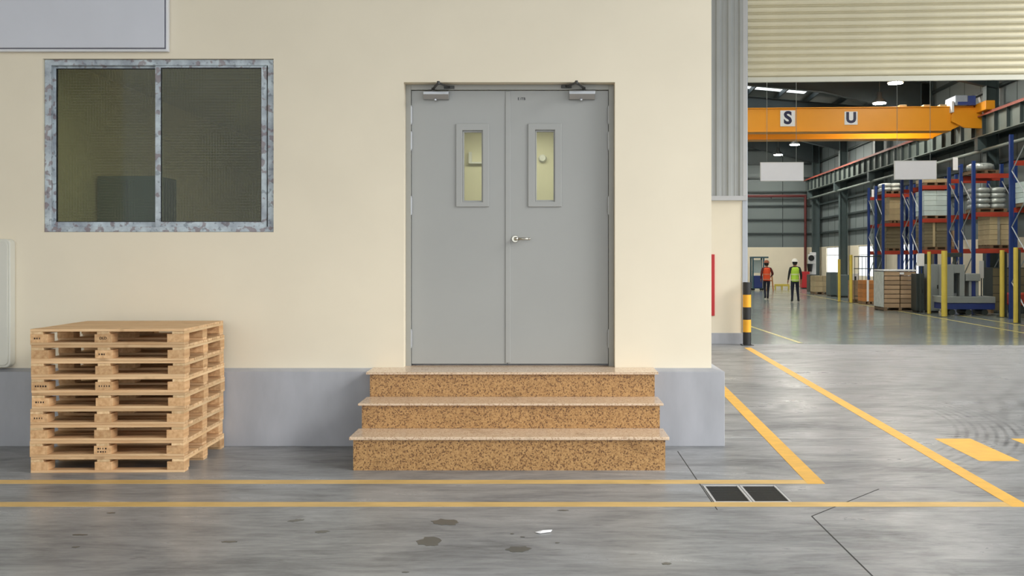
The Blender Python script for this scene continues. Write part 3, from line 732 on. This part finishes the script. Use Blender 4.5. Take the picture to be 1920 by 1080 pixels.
MB().prism([(hu0-.1,zt-.35),(hu0-.1,zt-.5),(hu0+.35,zt-.72),(hu1+.3,zt-.75),(hu1+.3,zt-.1),(hu0,zt-.1)], 1, -.12, -.012).build('bracket_plate', M['crane'], t, .01)
for ch, pa, pb, ya, yb in (('S',1463,1491,207,237), ('U',1583.5,1608,209,234)):
    ua, za = HP(pa, yb, vg-.02); ub, zb_ = HP(pb, ya, vg-.02)
    pl = MB().box(ua, ub, -.03, -.004, za, zb_).build('letter_plaque', M['white'], t, .004)
    me = text_mesh(ch, (zb_-za)*1.08, .001, .024); me.materials.append(M['navy'])
    link('letter', me, pl, loc=((ua+ub)/2, -.032, (za+zb_)/2))
for k in range(3):
    ua = HP((1690, 1735, 1765)[k], 195, vg+.3)[0]
    MB().box(ua-.12, ua+.12, .1, .35, zt+.036, zt+.12).build('junction_box', M['tan'], t, .01)

# hanging signs
for i, (p0, p1, y0, y1, ca, cb, lab) in enumerate(((1426,1506,305,339,1438,1493,'blank white hanging sign near the gate jamb, left of the two'), (1677,1755,302,336,1682,1744,'blank white hanging sign in front of the pallet racks, right of the two'))):
    vS = 8.0; ua, zt_ = HP(p0, y0, vS); ub, zb_ = HP(p1, y1, vS)
    t = hthing('hanging_sign', lab, 'sign', (ua+ub)/2, vS, zb_, 'hanging signs')
    w, h = (ub-ua)/2, zt_-zb_
    MB().box(-w, w, -.03, .03, 0, h).build('sign_panel', M['hangsign'], t, .004)
    frame_ring(-w-.008, w+.008, -.008, h+.008, .016, -.034, .034).build('sign_rim', M['trimgrey'], t)
    for c in (ca, cb):
        uc = HP(c, y0, vS)[0]-(ua+ub)/2
        MB().cyl((uc,0,h), (uc,0,roofz((ua+ub)/2+uc)-zb_-.02), .007, n=6).build('cable', M['cable'], t)

# high bay lamps
LZ = 7.95
for i, (px, py, lab) in enumerate(((1679,155,'lit high-bay lamp nearest the shutter, highest in view'), (1649,193,'lit high-bay lamp just above the yellow crane'), (1529,259,'lit high-bay lamp just under the crane edge'), (1490,271,'lit high-bay lamp below the crane, above the left hanging sign'), (1459,290,'lit high-bay lamp directly over the left hanging sign'))):
    D = (LZ-HC)*F/(CY-py); p = P(px, py, D); u, v = UV(p)
    t = hthing('high_bay_lamp', lab, 'lamp', u, v, LZ, 'high-bay lamps')
    MB().lathe([(.09,.42),(.10,.2),(.26,.06),(.28,0)], n=20).build('reflector', M['closer'], t, smooth=True)
    MB().cyl((0,0,-.03),(0,0,-.003),.25,.25,20).build('lens', M['lamp'], t)
    MB().cyl((0,0,.42),(0,0,roofz(u)-LZ-.02),.012,n=6).build('rod', M['cable'], t)

for i, (u, v) in enumerate([(a, b) for a in (1.0, -5.5) for b in (3, 9, 17, 25, 34)]+[(7.6, 4.4), (7.6, 9.5)]):  # unseen lamps, added to brighten the hall
    t = hthing('high_bay_lamp', 'added high-bay lamp out of view, brightening the hall', 'lamp', u, v, LZ+.6, 'added high-bay lamps beyond the frame')
    MB().lathe([(.09,.42),(.10,.2),(.26,.06),(.28,0)], n=20).build('reflector', M['closer'], t, smooth=True)
    MB().cyl((0,0,-.03),(0,0,-.003),.25,.25,20).build('lens', M['lamp'], t)
    MB().cyl((0,0,.42),(0,0,roofz(u)-LZ-.62),.012,n=6).build('rod', M['cable'], t)

# ================================================================== storage racks
UE = 8.86
ZT = [2.05, 3.2, 4.42]
def rack(v0, u1, lab, ztop=4.82, levels=ZT, ue=UE):
    t = hthing('pallet_rack', lab, 'rack', ue, v0, 0, 'blue and orange pallet racks')
    L = u1-ue; dd = [0, 1.02, 2.08]
    up = MB().box(-.05,.05,-.045,.045,0,ztop).box(-.08,.08,-.07,.07,0,.012).mesh('upright', M['rackblue'])
    for uu in (0, L):
        for d in dd: link('upright', up, t, loc=(uu, d, 0))
        for a, b in ((0,1),(1,2)):
            z, s = .25, 1
            while z < ztop-.9:
                ya, yb = (dd[a]+.045, dd[b]-.045) if s > 0 else (dd[b]-.045, dd[a]+.045)
                MB().cyl((uu, ya, z), (uu, yb, z+.8), .018, n=6).build('brace', M['brace'], t); z += .8; s = -s
    bm = MB().box(.051, L-.051, -.04, .0, -.07, .07).mesh('beam', M['rackred'])
    for z in levels:
        for d in (-.0, 1.02, 1.12, 2.08): link('beam', bm, t, loc=(0, d+.02, z-.07))
    return t
def uvD(px, D): return UV(P(px, 500, D))
vr = [UV(P(1825, 500, 30.0))[1], UV(P(1725, 500, 34.9))[1], UV(P(1655, 500, 39.4))[1], UV(P(1967, 500, 25.2))[1]]
UR = UW-.75
rack(vr[3], UR, 'blue pallet rack nearest the gate, at the right edge', 5.3, [2.05,3.2,4.55])
rack(vr[0], UR, 'blue and orange pallet rack with silver rolls, behind the grey machine')
rack(vr[1], UR, 'blue and orange pallet rack with pale boxes, right behind the hanging sign')
rack(vr[2], UR, 'blue and orange pallet rack farthest from the gate')
def small_pallet(t, w, d):
    s = MB()
    for x in (-w/2+.06, 0, w/2-.06): s.box(x-.05, x+.05, -d/2, d/2, .02, .10)
    for k in range(5): y = -d/2+.05+k*(d-.1)/4; s.box(-w/2, w/2, y-.045, y+.045, .10, .12)
    for y in (-d/2+.05, 0, d/2-.05): s.box(-w/2, w/2, y-.045, y+.045, 0, .02)
    return s.build('load_pallet', M['dkwood'], t)
def carton_load(u0, u1, v0, z, h, nl, nx, mat, lab, name='carton_load', cat='pallet load', strap=None, top=None, nd=2, depth=.95, group='loads on the racks', gap=.006):
    w = u1-u0; t = hthing(name, lab, cat, (u0+u1)/2, v0+depth/2, z, group)
    small_pallet(t, w, depth)
    cw, cdp, chh = w/nx, depth/nd, h/nl
    me = MB().box(-cw/2+gap/2, cw/2-gap/2, -cdp/2+gap/2, cdp/2-gap/2, .0, chh-(.022 if gap > .02 else .008)).mesh('carton', M[mat])
    rr = random.Random(lab)
    for k in range(nl):
        for i in range(nx):
            for j in range(nd):
                link('carton', me, t, 0, (-w/2+(i+.5)*cw+rr.uniform(-.006,.006), -depth/2+(j+.5)*cdp+rr.uniform(-.006,.006), .121+k*chh))
    if strap:
        for x in (-w*.1, ): MB().box(x-.04, x+.04, -depth/2-.012, -depth/2-.007, .12, .12+h).build('strap', M[strap], t)
    if top: MB().box(-w/2-.01, w/2+.01, -depth/2-.01, depth/2+.01, .121+h, .121+h+.045).build('top_cover', M[top], t, .008)
    return t
def bag_load(u0, u1, v0, z, h, nl, lab, mat='silver', depth=.95):
    w = u1-u0; t = hthing('bag_load', lab, 'pallet load', (u0+u1)/2, v0+depth/2, z, 'loads on the racks'); small_pallet(t, w, depth)
    n, prf = 10, []
    hh = h/nl
    for k in range(nl):
        for i in range(2):
            s = MB(); x0, x1 = (-w/2, -.01) if i == 0 else (.01, w/2); cxx, rx, ry = (x0+x1)/2, (x1-x0)/2, depth/2
            rings = []
            for zz, f in ((0,.86),(hh*.25,1),(hh*.7,1),(hh*.97,.86)):
                rings.append([(cxx+rx*f*max(-1,min(1,1.25*math.cos(a)))*1, ry*f*max(-1,min(1,1.25*math.sin(a))), zz) for a in [2*math.pi*q/16 for q in range(16)]])
            b = 0
            for r_ in rings: s.v += r_
            for q in range(3):
                for j in range(16): jj = (j+1) % 16; s.f.append((q*16+j, q*16+jj, q*16+16+jj, q*16+16+j)); s.m.append(0)
            s.f.append(tuple(reversed(range(16)))); s.m.append(0); s.f.append(tuple(range(48, 64))); s.m.append(0)
            s.build('bag', M[mat], t, loc=(0,0,.121+k*hh), smooth=True)
    return t
def du(px, v): return HP(px, 450, v)[0]
v = vr[0]+.03
carton_load(du(1856,v), min(du(1912,v),UR-.1), v, ZT[0], .98, 6, 2, 'tan', 'tan strapped cartons on the lowest level of the rack behind the machine', strap='cardgrey')
bag_load(du(1832,v), du(1889,v), v, ZT[1], .68, 4, 'silver foil bags stacked on the middle level of the rack behind the machine')
t = hthing('foil_roll', 'large silver wrapped roll on top of the rack behind the machine', 'roll', du(1850,v), v+.5, ZT[2], 'loads on the racks')
small_pallet(t, .8, .95)
MB().lathe([(.30,.121),(.40,.15),(.42,.24),(.40,.32),(.30,.36)], n=20).build('wrapped_roll', M['silver'], t, smooth=True)
v = vr[1]+.03
carton_load(du(1733,v), du(1778,v), v, ZT[0], .93, 8, 2, 'olive', 'brown flat cartons with a pale strap on the lowest level of the second rack', strap='tan')
carton_load(du(1733,v), du(1779,v), v, ZT[1], .92, 5, 2, 'pale', 'pale blue-white boxes on the middle level of the second rack')
carton_load(du(1733,v), du(1778,v), v, ZT[2], .14, 1, 2, 'tan', 'low flat cartons on top of the second rack')
carton_load(du(1790,v), UR-.1, v, ZT[0], .6, 3, 2, 'card', 'brown cartons at the wall end of the second rack')
v = vr[2]+.03
carton_load(du(1662,v), du(1691,v), v, ZT[0], .98, 7, 1, 'olive', 'dark olive carton stack on the lowest level of the farthest rack')
carton_load(du(1668,v), du(1688,v), v, ZT[1], .98, 4, 1, 'tan', 'tan tall carton stack on the middle level of the farthest rack')
bag_load(du(1657,v), du(1690,v), v, ZT[2], .34, 2, 'white sacks on top of the farthest rack', 'film2')
v = vr[3]+1.15
carton_load(UE+.12, UR-.1, v, ZT[1], .6, 4, 2, 'pale', 'pale bundles on the middle level of the rack at the right edge')
# notices on posts
for k, z, h, w, du_, lab in ((0, 4.62, .42, .16, -.2, 'small white notice on the rack post beside the silver roll'), (2, 4.35, .32, .10, -.14, 'tiny white notice on the post of the farthest rack')):
    t = hthing('notice', lab, 'notice', UE, vr[k]+1.02-.0451, z)
    MB().box(du_-w/2, du_+w/2, -.012, -.004, 0, h).build('sheet', M['white'], t)
    MB().box(du_-w/2, .04, -.004, -.0005, .1, .14).build('bracket', M['rackblue'], t)

# ================================================================== hall floor items
g = G(1688, 583); u0, v0 = UV(P(1657.5, 583, g.y)); u1 = UV(P(1717.5, 583, g.y))[0]
t = carton_load(u0, u1, v0, .0005, 1.37-.17, 8, 2, 'card', 'tall stretch-wrapped brown carton stack with white lid on the hall floor', 'carton_stack', 'carton stack', None, 'white', 2, 1.12, None, .03)
MB().box(-(u1-u0)/2-.012, -(u1-u0)/2-.006, -.56, .56, .12, 1.3).build('stretch_film', M['film2'], t)
MB().box(-.02, .12, -.566, -.561, 1.21, 1.28).build('paper_tag', M['white'], t)
def hp_box(pa, pb, yb): D = G(1000, yb).y; ua, v = UV(P(pa, yb, D)); return ua, UV(P(pb, yb, D))[0], v
# brown carton bundles behind guard post
a, b, v = hp_box(1599, 1617, 567); carton_load(a, b, v, .0005, .75, 4, 1, 'card', 'brown carton pile directly right of the guard fence post', 'carton_stack', 'carton stack', nd=1, depth=.7, group=None)
a, b, v = hp_box(1618, 1640, 571); carton_load(a, b, v, .0005, .80, 5, 1, 'cardred', 'orange-brown carton pile touching the tall wrapped stack', 'carton_stack', 'carton stack', strap='white', nd=1, depth=.7, group=None)
t = hthing('white_box', 'small white box with a dark slot on the brown carton pile', 'box', (lambda q: (q[0]+q[1])/2)(hp_box(1601,1612,567)), hp_box(1601,1612,567)[2]+.35, .875)
MB().box(-.12,.12,-.12,.12,0,.26).build('box_body', M['white'], t, .01); MB().box(-.04,.04,-.125,-.1201,.0,.15).build('slot', M['black'], t)
a, b, v = hp_box(1527, 1558, 552)
carton_load(a, b, v, .0005, .78, 3, 2, 'tan', 'tan carton pile on a pallet near the far right wall', 'carton_stack', 'carton stack', nd=1, depth=.9, group=None)
# electrical cabinets
a, b, v = hp_box(1557, 1573, 556)
def cabinet(a, b, v, h, d, mat, lab, name='machine_cabinet'):
    t = hthing(name, lab, 'cabinet', (a+b)/2, v+d/2, .0005); w = (b-a)/2
    MB().box(-w,w,-d/2,d/2,.06,h).build('body', M[mat], t, .01); MB().box(-w+.03,w-.03,-d/2+.03,d/2-.03,0,.06).build('base', M['black'], t)
    MB().box(-w+.03,w-.03,-d/2-.012,-d/2-.001,.1,h-.04).build('cabinet_door', M[mat], t, .004); MB().box(w-.09,w-.06,-d/2-.03,-d/2-.0125,h*.5,h*.5+.12).build('handle', M['black'], t)
    return t
cabinet(a, b, v, 1.1, .8, 'green', 'grey-green machine cabinet, left one beyond the guard posts')
a, b, v = hp_box(1576, 1594, 558); cabinet(a, b, v, 1.0, .8, 'green', 'dark grey-green cabinet directly left of the guard fence')
a, b, v = hp_box(1503.5, 1523, 541.5); cabinet(a, b, v, .98, .6, 'red', 'bright red cabinet at the foot of the far wall', 'fire_cabinet')
# white machine head near corner
a, b, v = hp_box(1527, 1541, 549)
t = hthing('drill_machine', 'white and black upright machine beside the far corner column', 'machine', (a+b)/2, v+1.4, .0005); w = (b-a)/2
MB().box(-w,w,-.35,.35,0,.9).build('base', M['machdark'], t, .02); MB().box(-.06,.2,-.1,.25,.9,2.05).build('machine_column', M['white'], t, .02)
MB().box(-w,.12,-.3,.1,1.45,1.95).build('head', M['white'], t, .04); MB().cyl((-.1,-.31,1.75),(-.1,-.36,1.75),.15,n=16).build('dial', M['black'], t); MB().cyl((-.12,-.1,1.05),(-.12,-.1,1.45),.1,.16,14).build('spindle', M['black'], t)
# guard posts and fence
posts = [(1573.5,566,486,.055,'pale guard post, leftmost of the row'), (1595.5,568,478,.06,'yellow guard post at the left end of the low fence'), (1742,589,472,.055,'slim yellow guard post right of the tall wrapped stack'), (1770.5,594,470,.085,'thick yellow guard post in front of the grey machine'), (1879,595,469,.065,'yellow guard post right of the grey machine'), (1904.5,606,464,.06,'yellow guard post nearest the gate at the right edge')]
pu = []
for px, yb, yt, r, lab in posts:
    D = G(px, yb).y; u, v = UV(P(px, yb, D)); h = HC-(yt-CY)*D/F; pu.append((u, v, h))
    t = hthing('guard_post', lab, 'guard post', u, v, .0005, 'yellow guard posts')
    MB().cyl((0,0,.01),(0,0,h),r,n=14).build('post', M['postyellow'], t); MB().box(-r*1.8,r*1.8,-r*1.8,r*1.8,0,.012).build('base_plate', M['machdark'], t)
    if yb == 606 or yb == 595: MB().box(r+.002, r+.06, -.03, .03, .012, h-.05).build('fence_channel', M['machdark'], t)
u, v, h = pu[1]
t = hthing('guard_fence', 'dark mesh fence panel running right from the yellow guard post', 'fence', u+.125, v+.02, .0005)
MB().box(0,1.05,-.02,.02,h-.08,h-.04).box(0,1.05,-.02,.02,h-.55,h-.52).box(0.0,1.05,-.02,.02,.25,.28).build('rail', M['machdark'], t)
for k in range(8): MB().box(.02+k*.143,.035+k*.143,-.012,.012,.0,h-.081).build('fence_bar', M['machdark'], t)
# grey machine between the posts
D = 28.75; ma, mv = UV(P(1786, 590, D)); mbb = UV(P(1868, 590, D))[0]
t = hthing('packing_machine', 'grey machine with dark upright window on a blue base, behind the guard posts', 'machine', ma, mv+.15, .0005)
L = mbb-ma
def mz(py): return HC-(py-CY)*(D+.2)/F
MB().box(-.2, L, .0, .85, mz(580), mz(568)).build('base_frame', M['machblue'], t, .01)
MB().box(-.25, L, -.03, .9, mz(568)+.001, mz(556)).build('bed', M['machgrey'], t, .01)
sx_ = (D+.2)/F
mu = lambda px: (px-1786)*sx_
MB().box(mu(1780), mu(1793), .05,.7, mz(556)+.001, mz(496)).box(mu(1804), mu(1813), .05,.7, mz(556)+.001, mz(496)).box(mu(1793), mu(1804), .05,.7, mz(512), mz(496)).box(mu(1793), mu(1804), .3,.7, mz(556)+.001, mz(512)).build('machine_head', M['machgrey'], t, .008)
MB().box(mu(1794), mu(1803), .28,.297, mz(550), mz(514)).build('dark_window', M['machdark'], t)
MB().box(mu(1815), mu(1842), .05,.6, mz(527), mz(513)).box(mu(1822), mu(1827), .1,.5, mz(556)+.001, mz(527)-.001).box(mu(1835), mu(1840), .1,.5, mz(556)+.001, mz(527)-.001).build('work_head', M['machgrey'], t, .02)
MB().box(mu(1827)+.002, mu(1835)-.002, .15,.4, mz(556)+.001, mz(527)-.001).build('slide', M['machblue'], t)
for px in (1790, 1820, 1850): MB().cyl((mu(px), .05, .1), (mu(px), .78, .1), .095, n=14).build('roller', M['machdark'], t)
MB().box(mu(1846), mu(1854), .3,.34, mz(522), mz(489)).build('control_panel', M['trimgrey'], t, .004)
MB().cyl((mu(1850), .32, mz(556)), (mu(1850), .32, mz(522)), .02, n=8).build('control_arm', M['machdark'], t)
MB().cyl((mu(1800),.3,mz(496)),(mu(1800),.3,mz(480)),.05,n=10).box(mu(1782), mu(1812), .2,.4, mz(482), mz(474)).build('top_motor', M['machdark'], t, .01)
# dark cabinets left of the machine
D2_ = 30.2; a, v = UV(P(1724, 585, D2_)); b = UV(P(1739, 585, D2_))[0]; cabinet(a, b, v+.3, 1.25, .5, 'machdark', 'dark grey cabinet between the tall wrapped stack and slim guard post')
a, v = UV(P(1746, 585, D2_)); b = UV(P(1764, 585, D2_))[0]; cabinet(a, b, v+.1, 1.55, .6, 'machgrey', 'mid grey cabinet between the two yellow guard posts')
t = hthing('notice_board', 'white paper notice hung right of the tall wrapped stack', 'notice', *UV(P(1726, 585, 30.0)), .0005)
MB().box(-.115,.115,-.01,.01,1.5,1.9).build('sheet', M['white'], t); MB().box(-.02,.02,.011,.03,0,1.9).build('stand', M['machdark'], t)
# dark crates and orange carriage at right
D3_ = 29.5; a, v = UV(P(1872, 575, 29.6)); b = UV(P(1908, 575, 29.6))[0]
t = hthing('crate', 'dark brown crate under the rack behind the right guard posts', 'crate', (a+b)/2+.25, vr[0]+.5, .0005); w = .5
for k in range(5): MB().box(-w,w,-.35,-.33,.1+k*.27,.35+k*.27).build('board', M['olive'], t)
MB().box(-w,w,-.33,.35,.1,1.45).build('body', M['machdark'], t)
for s in (-1,1): MB().box(s*w-.04,s*w+.04,-.3,.3,0,.1).build('skid', M['dkwood'], t)
a, v = UV(P(1893, 592, 27.9)); 
t = hthing('pallet_truck', 'orange-red lifting truck at the right edge behind the guard post', 'truck', a+.1, v+.0, .0005)
MB().box(0,.55,0,.55,.35,.72).build('body', M['rackred'], t, .05); MB().box(.05,.55,.03,.5,.12,.349).build('chassis', M['machdark'], t, .02)
for x in (.1,.45): MB().cyl((x,-.02,.1),(x,.1,.1),.1,n=14).build('wheel', M['black'], t)
# trolleys at left by far wall
a, b, v = hp_box(1412, 1432, 545)
t = hthing('trolley', 'teal wheeled frame with pale panes and blue bins by the far wall', 'trolley', (a+b)/2, v+.4, .0005); w = (b-a)/2
for sx_2 in (-1,1):
    for y in (-.35,.35): MB().box(sx_2*w-.04,sx_2*w+.04,y-.03,y+.03,.12,1.75).build('upright', M['teal'], t)
MB().box(-w-.05,w+.25,-.4,.4,1.75,1.83).build('top_rail', M['teal'], t); MB().box(-w+.05,w-.05,-.02,.0,.95,1.65).build('pane', M['pale'], t)
MB().box(-w+.05,w-.05,-.33,.33,.14,.80).build('bin', M['machblue'], t, .02)
for sx_2 in (-1,1): MB().cyl((sx_2*w*.8,-.3,.06),(sx_2*w*.8,-.24,.06),.06,n=12).cyl((sx_2*w*.8,.24,.06),(sx_2*w*.8,.3,.06),.06,n=12).build('wheel', M['black'], t)
MB().box(-w,w,-.35,.35,.11,.135).build('deck', M['teal'], t)
a, b, v = hp_box(1447, 1453, 545)
t = hthing('wooden_stand', 'thin wooden easel stand right of the teal trolley', 'stand', (a+b)/2, v+.2, .0005)
MB().hexa([(.0,-.03,0),(.06,-.03,0),(.06,.03,0),(0,.03,0)], [(-.1,-.03,1.15),(-.04,-.03,1.15),(-.04,.03,1.15),(-.1,.03,1.15)]).build('leg', M['cardred'], t)
MB().hexa([(-.35,-.03,0),(-.29,-.03,0),(-.29,.03,0),(-.35,.03,0)], [(-.16,-.03,1.15),(-.10,-.03,1.15),(-.10,.03,1.15),(-.16,.03,1.15)]).build('leg', M['cardred'], t)
MB().box(-.28,.0,-.05,-.031,.5,.56).build('crossbar', M['cardred'], t)
a, b, v = hp_box(1454, 1482, 543)
t = hthing('guard_rail', 'low yellow guard rail along the foot of the far wall', 'rail', (a+b)/2, v+.3, .0005); w = (b-a)/2
MB().box(-w,w,-.04,.04,.18,.30).build('rail', M['postyellow'], t, .01)
for s in (-.9,0,.9): MB().box(s*w-.04,s*w+.04,-.03,.03,0,.18).build('post', M['postyellow'], t)

# ================================================================== people
def person(name, label, u, v, J, E, mats, vest, strip_, helmet, h_tint, scale=1.0, turn=0):
    keys = list(J); idx = {k: i for i, k in enumerate(keys)}
    me = bpy.data.meshes.new('body'); me.from_pydata([J[k][:3] for k in keys], [(idx[a], idx[b]) for a, b in E], [])
    o = bpy.data.objects.new('body', me); C.objects.link(o)
    sk = o.modifiers.new('skin', 'SKIN')
    lay = me.skin_vertices[0] if me.skin_vertices else None
    for k in keys:
        r = J[k][3]; s = me.skin_vertices[0].data[idx[k]]; s.radius = r if isinstance(r, tuple) else (r, r); s.use_root = (k == 'pelvis')
    sb = o.modifiers.new('sub', 'SUBSURF'); sb.levels = 1; sb.render_levels = 1
    bpy.context.view_layer.update()
    bm = bpy.data.meshes.new_from_object(o.evaluated_get(bpy.context.evaluated_depsgraph_get()))
    bpy.data.objects.remove(o)
    t = hthing(name, label, 'person', u, v, .0005, None, turn)
    t.scale = (scale,)*3
    for m in mats: bm.materials.append(m)               # skin, jacket, trousers, boots
    hands = [Vector(J[k][:3]) for k in ('hand_l', 'hand_r')]
    for p in bm.polygons:
        c = p.center; p.use_smooth = True
        if c.z > 1.47 or any((c-h).length < .12 for h in hands): p.material_index = 0
        elif c.z < .10: p.material_index = 3
        elif c.z < .93 and abs(c.x) < .20: p.material_index = 2
        else: p.material_index = 1
    body = link('body', bm, t)
    # vest: shell around the torso grown out from the body
    arms = [(Vector(J['sh_'+s][:3]), Vector(J['el_'+s][:3]), Vector(J['wr_'+s][:3])) for s in 'lr']
    def near_arm(c):
        for a, b, d in arms:
            for p_, q in ((a, b), (b, d)):
                k = max(0.12, min(1, (c-p_).dot(q-p_)/(q-p_).length_squared))
                if (c-(p_+(q-p_)*k)).length < .088: return True
        return False
    vb = MB()
    rows = [(.84,.165,.125),(.95,.172,.13),(1.06,.165,.125),(1.18,.175,.13),(1.30,.195,.132),(1.38,.19,.12),(1.44,.13,.10)]
    n = 20
    for z, rx, ry in rows:
        sp = J['spine']; ch = J['chest']; k = max(0, min(1, (z-.95)/.45)); ox = J['pelvis'][0]*(1-k)+ch[0]*k; oy = J['pelvis'][1]*(1-k)+ch[1]*k
        for i in range(n): a = 2*math.pi*i/n; vb.v.append((ox+rx*math.cos(a)*.98, oy+ry*math.sin(a), z))
    for r_ in range(len(rows)-1):
        for i in range(n): j = (i+1) % n; vb.f.append((r_*n+i, r_*n+j, r_*n+n+j, r_*n+n+i)); vb.m.append(1 if r_ in (1, 3) and False else 0)
    ve = vb.build('vest', vest, t, smooth=True)
    so = ve.modifiers.new('solid', 'SOLIDIFY'); so.thickness = .012
    for z, rx, ry in ((.88,.172,.132),(1.12,.176,.134)):
        s = MB(); k = max(0, min(1, (z-.95)/.45)); ox = J['pelvis'][0]*(1-k)+J['chest'][0]*k; oy = J['pelvis'][1]*(1-k)+J['chest'][1]*k
        for zz in (z, z+.05):
            for i in range(n): a = 2*math.pi*i/n; s.v.append((ox+rx*math.cos(a), oy+ry*math.sin(a), zz))
        for i in range(n): j = (i+1) % n; s.f.append((i, j, n+j, n+i)); s.m.append(0)
        s.build('reflective_strip', strip_, ve)
    hx, hy, hz = J['head'][:3]
    he = MB().lathe([(.135,.0),(.14,.015),(.118,.022),(.115,.06),(.095,.10),(.05,.125),(.01,.13)], (hx, hy, hz+.045), 18).box(hx-.07, hx+.07, hy+.10, hy+.17, hz+.043, hz+.055).build('helmet', helmet, t, smooth=True)
    hr = MB().lathe([(.07,-.08),(.098,-.03),(.104,.03),(.10,.06)], (hx, hy-.022, hz), 16).build('hair', M['black'], t, smooth=True)
    for s in (-1, 1):
        MB().lathe([(.001,-.012),(.009,-.008),(.012,0),(.009,.008),(.001,.012)], (hx+s*.034, hy+.093, hz+.005), 8).build('eye', M['white'], t)
    return t
def hand(J, E, s, w, e):
    w, e = Vector(w), Vector(e); d = (w-e).normalized(); sx = 1 if s == 'r' else -1
    pc = w+d*.07; J['hand_'+s] = tuple(pc)+((.038,.022),); E.append(('wr_'+s, 'hand_'+s))
    fwd = Vector((0,1,0))-d*d.y; fwd.normalize()
    for i, (off, L_) in enumerate(((.028,.075),(.010,.088),(-.009,.082),(-.027,.064))):
        k = pc+d*.035+fwd*off; m = k+d*L_*.55+Vector((-sx*.008,0,0)); t_ = m+d*L_*.4+Vector((-sx*.02,0,0))
        J[f'f{i}a_{s}'] = tuple(k)+(.0105,); J[f'f{i}b_{s}'] = tuple(m)+(.009,); J[f'f{i}c_{s}'] = tuple(t_)+(.0075,)
        E += [('hand_'+s, f'f{i}a_{s}'), (f'f{i}a_{s}', f'f{i}b_{s}'), (f'f{i}b_{s}', f'f{i}c_{s}')]
    k = pc+fwd*.045-d*.005; t_ = k+fwd*.02+d*.05
    J['tha_'+s] = tuple(k)+(.012,); J['thb_'+s] = tuple(t_)+(.009,); E += [('hand_'+s, 'tha_'+s), ('tha_'+s, 'thb_'+s)]
def skel(el, wr, kn, an, lift=(0,0), lean=.0, sh=.185):
    J = {'pelvis': (0,0,.93,(.155,.115)), 'spine': (0,lean*.5,1.12,(.145,.105)), 'chest': (0,lean,1.32,(.17,.115)), 'neck': (0,lean+.005,1.47,.055), 'jaw': (0,lean+.015,1.535,(.07,.08)), 'head': (0,lean+.02,1.62,(.08,.098)), 'crown': (0,lean+.015,1.70,(.06,.07)),
         'nose': (0,lean+.125,1.60,.012)}
    E = [('pelvis','spine'),('spine','chest'),('chest','neck'),('neck','jaw'),('jaw','head'),('head','crown'),('head','nose')]
    for s, k in (('l',-1),('r',1)):
        J['sh_'+s] = (k*sh,lean,1.39,.072); J['el_'+s] = el[s]+(.05,); J['wr_'+s] = wr[s]+(.033,)
        J['hip_'+s] = (k*.09,0,.86,.10); J['kn_'+s] = kn[s]+(.066,); J['an_'+s] = an[s]+(.045,)
        a = an[s]; J['toe_'+s] = (a[0]+k*.015, a[1]+.15, max(.028, a[2]-.055),(.042,.03)); J['heel_'+s] = (a[0], a[1]-.05, max(.032, a[2]-.05),.036)
        E += [('chest','sh_'+s),('sh_'+s,'el_'+s),('el_'+s,'wr_'+s),('pelvis','hip_'+s),('hip_'+s,'kn_'+s),('kn_'+s,'an_'+s),('an_'+s,'toe_'+s),('an_'+s,'heel_'+s)]
        J['ear_'+s] = (k*.1, lean+.01, 1.61, .014); E.append(('head','ear_'+s))
        hand(J, E, s, wr[s], el[s])
    return J, E
gu, gv = UV(G(1490.5, 566.5))
J, E = skel({'l': (-.245,-.03,1.13), 'r': (.245,-.05,1.13)}, {'l': (-.275,.02,.89), 'r': (.265,.05,.90)}, {'l': (-.10,.03,.48), 'r': (.115,.04,.48)}, {'l': (-.115,-.03,.085), 'r': (.15,.02,.085)})
person('person', 'person in lime high-vis vest, white helmet and dark trousers walking away, right of the two', gu, gv, J, E, [M['skin'],M['jacket'],M['trouser'],M['boot']], M['hi_green'], M['reflect'], M['helmet'], None, .965)
gu, gv = UV(G(1437.5, 561))
J, E = skel({'l': (-.25,-.03,1.13), 'r': (.29,.0,1.15)}, {'l': (-.24,.08,.92), 'r': (.27,.22,1.06)}, {'l': (-.075,.10,.50), 'r': (.075,.02,.48)}, {'l': (-.06,-.04,.11), 'r': (.06,.03,.085)}, lean=.02)
person('person', 'person in orange high-vis vest and brownish helmet, right arm bent, left of the two', gu, gv, J, E, [M['skin'],M['jacketred'],M['trouser'],M['boot']], M['hi_orange'], M['reflect2'], M['helmet2'], None, .93, .05)

# ================================================================== unseen canopy shaped for its shade, and a side wall added to block light
struct(MB().box(-24, 9.8, -9, 8.92, 9.4, 9.55).build('unseen_shade_canopy', M['trimgrey']))
struct(MB().box(WR+.1, 12.5, 8.93, 18.6, 9.4, 9.55).build('unseen_shade_canopy', M['trimgrey']))
struct(MB().box(-12.3, -12, -9, 8.8, 0, 9.39).build('added_light_blocker', M['cream']))
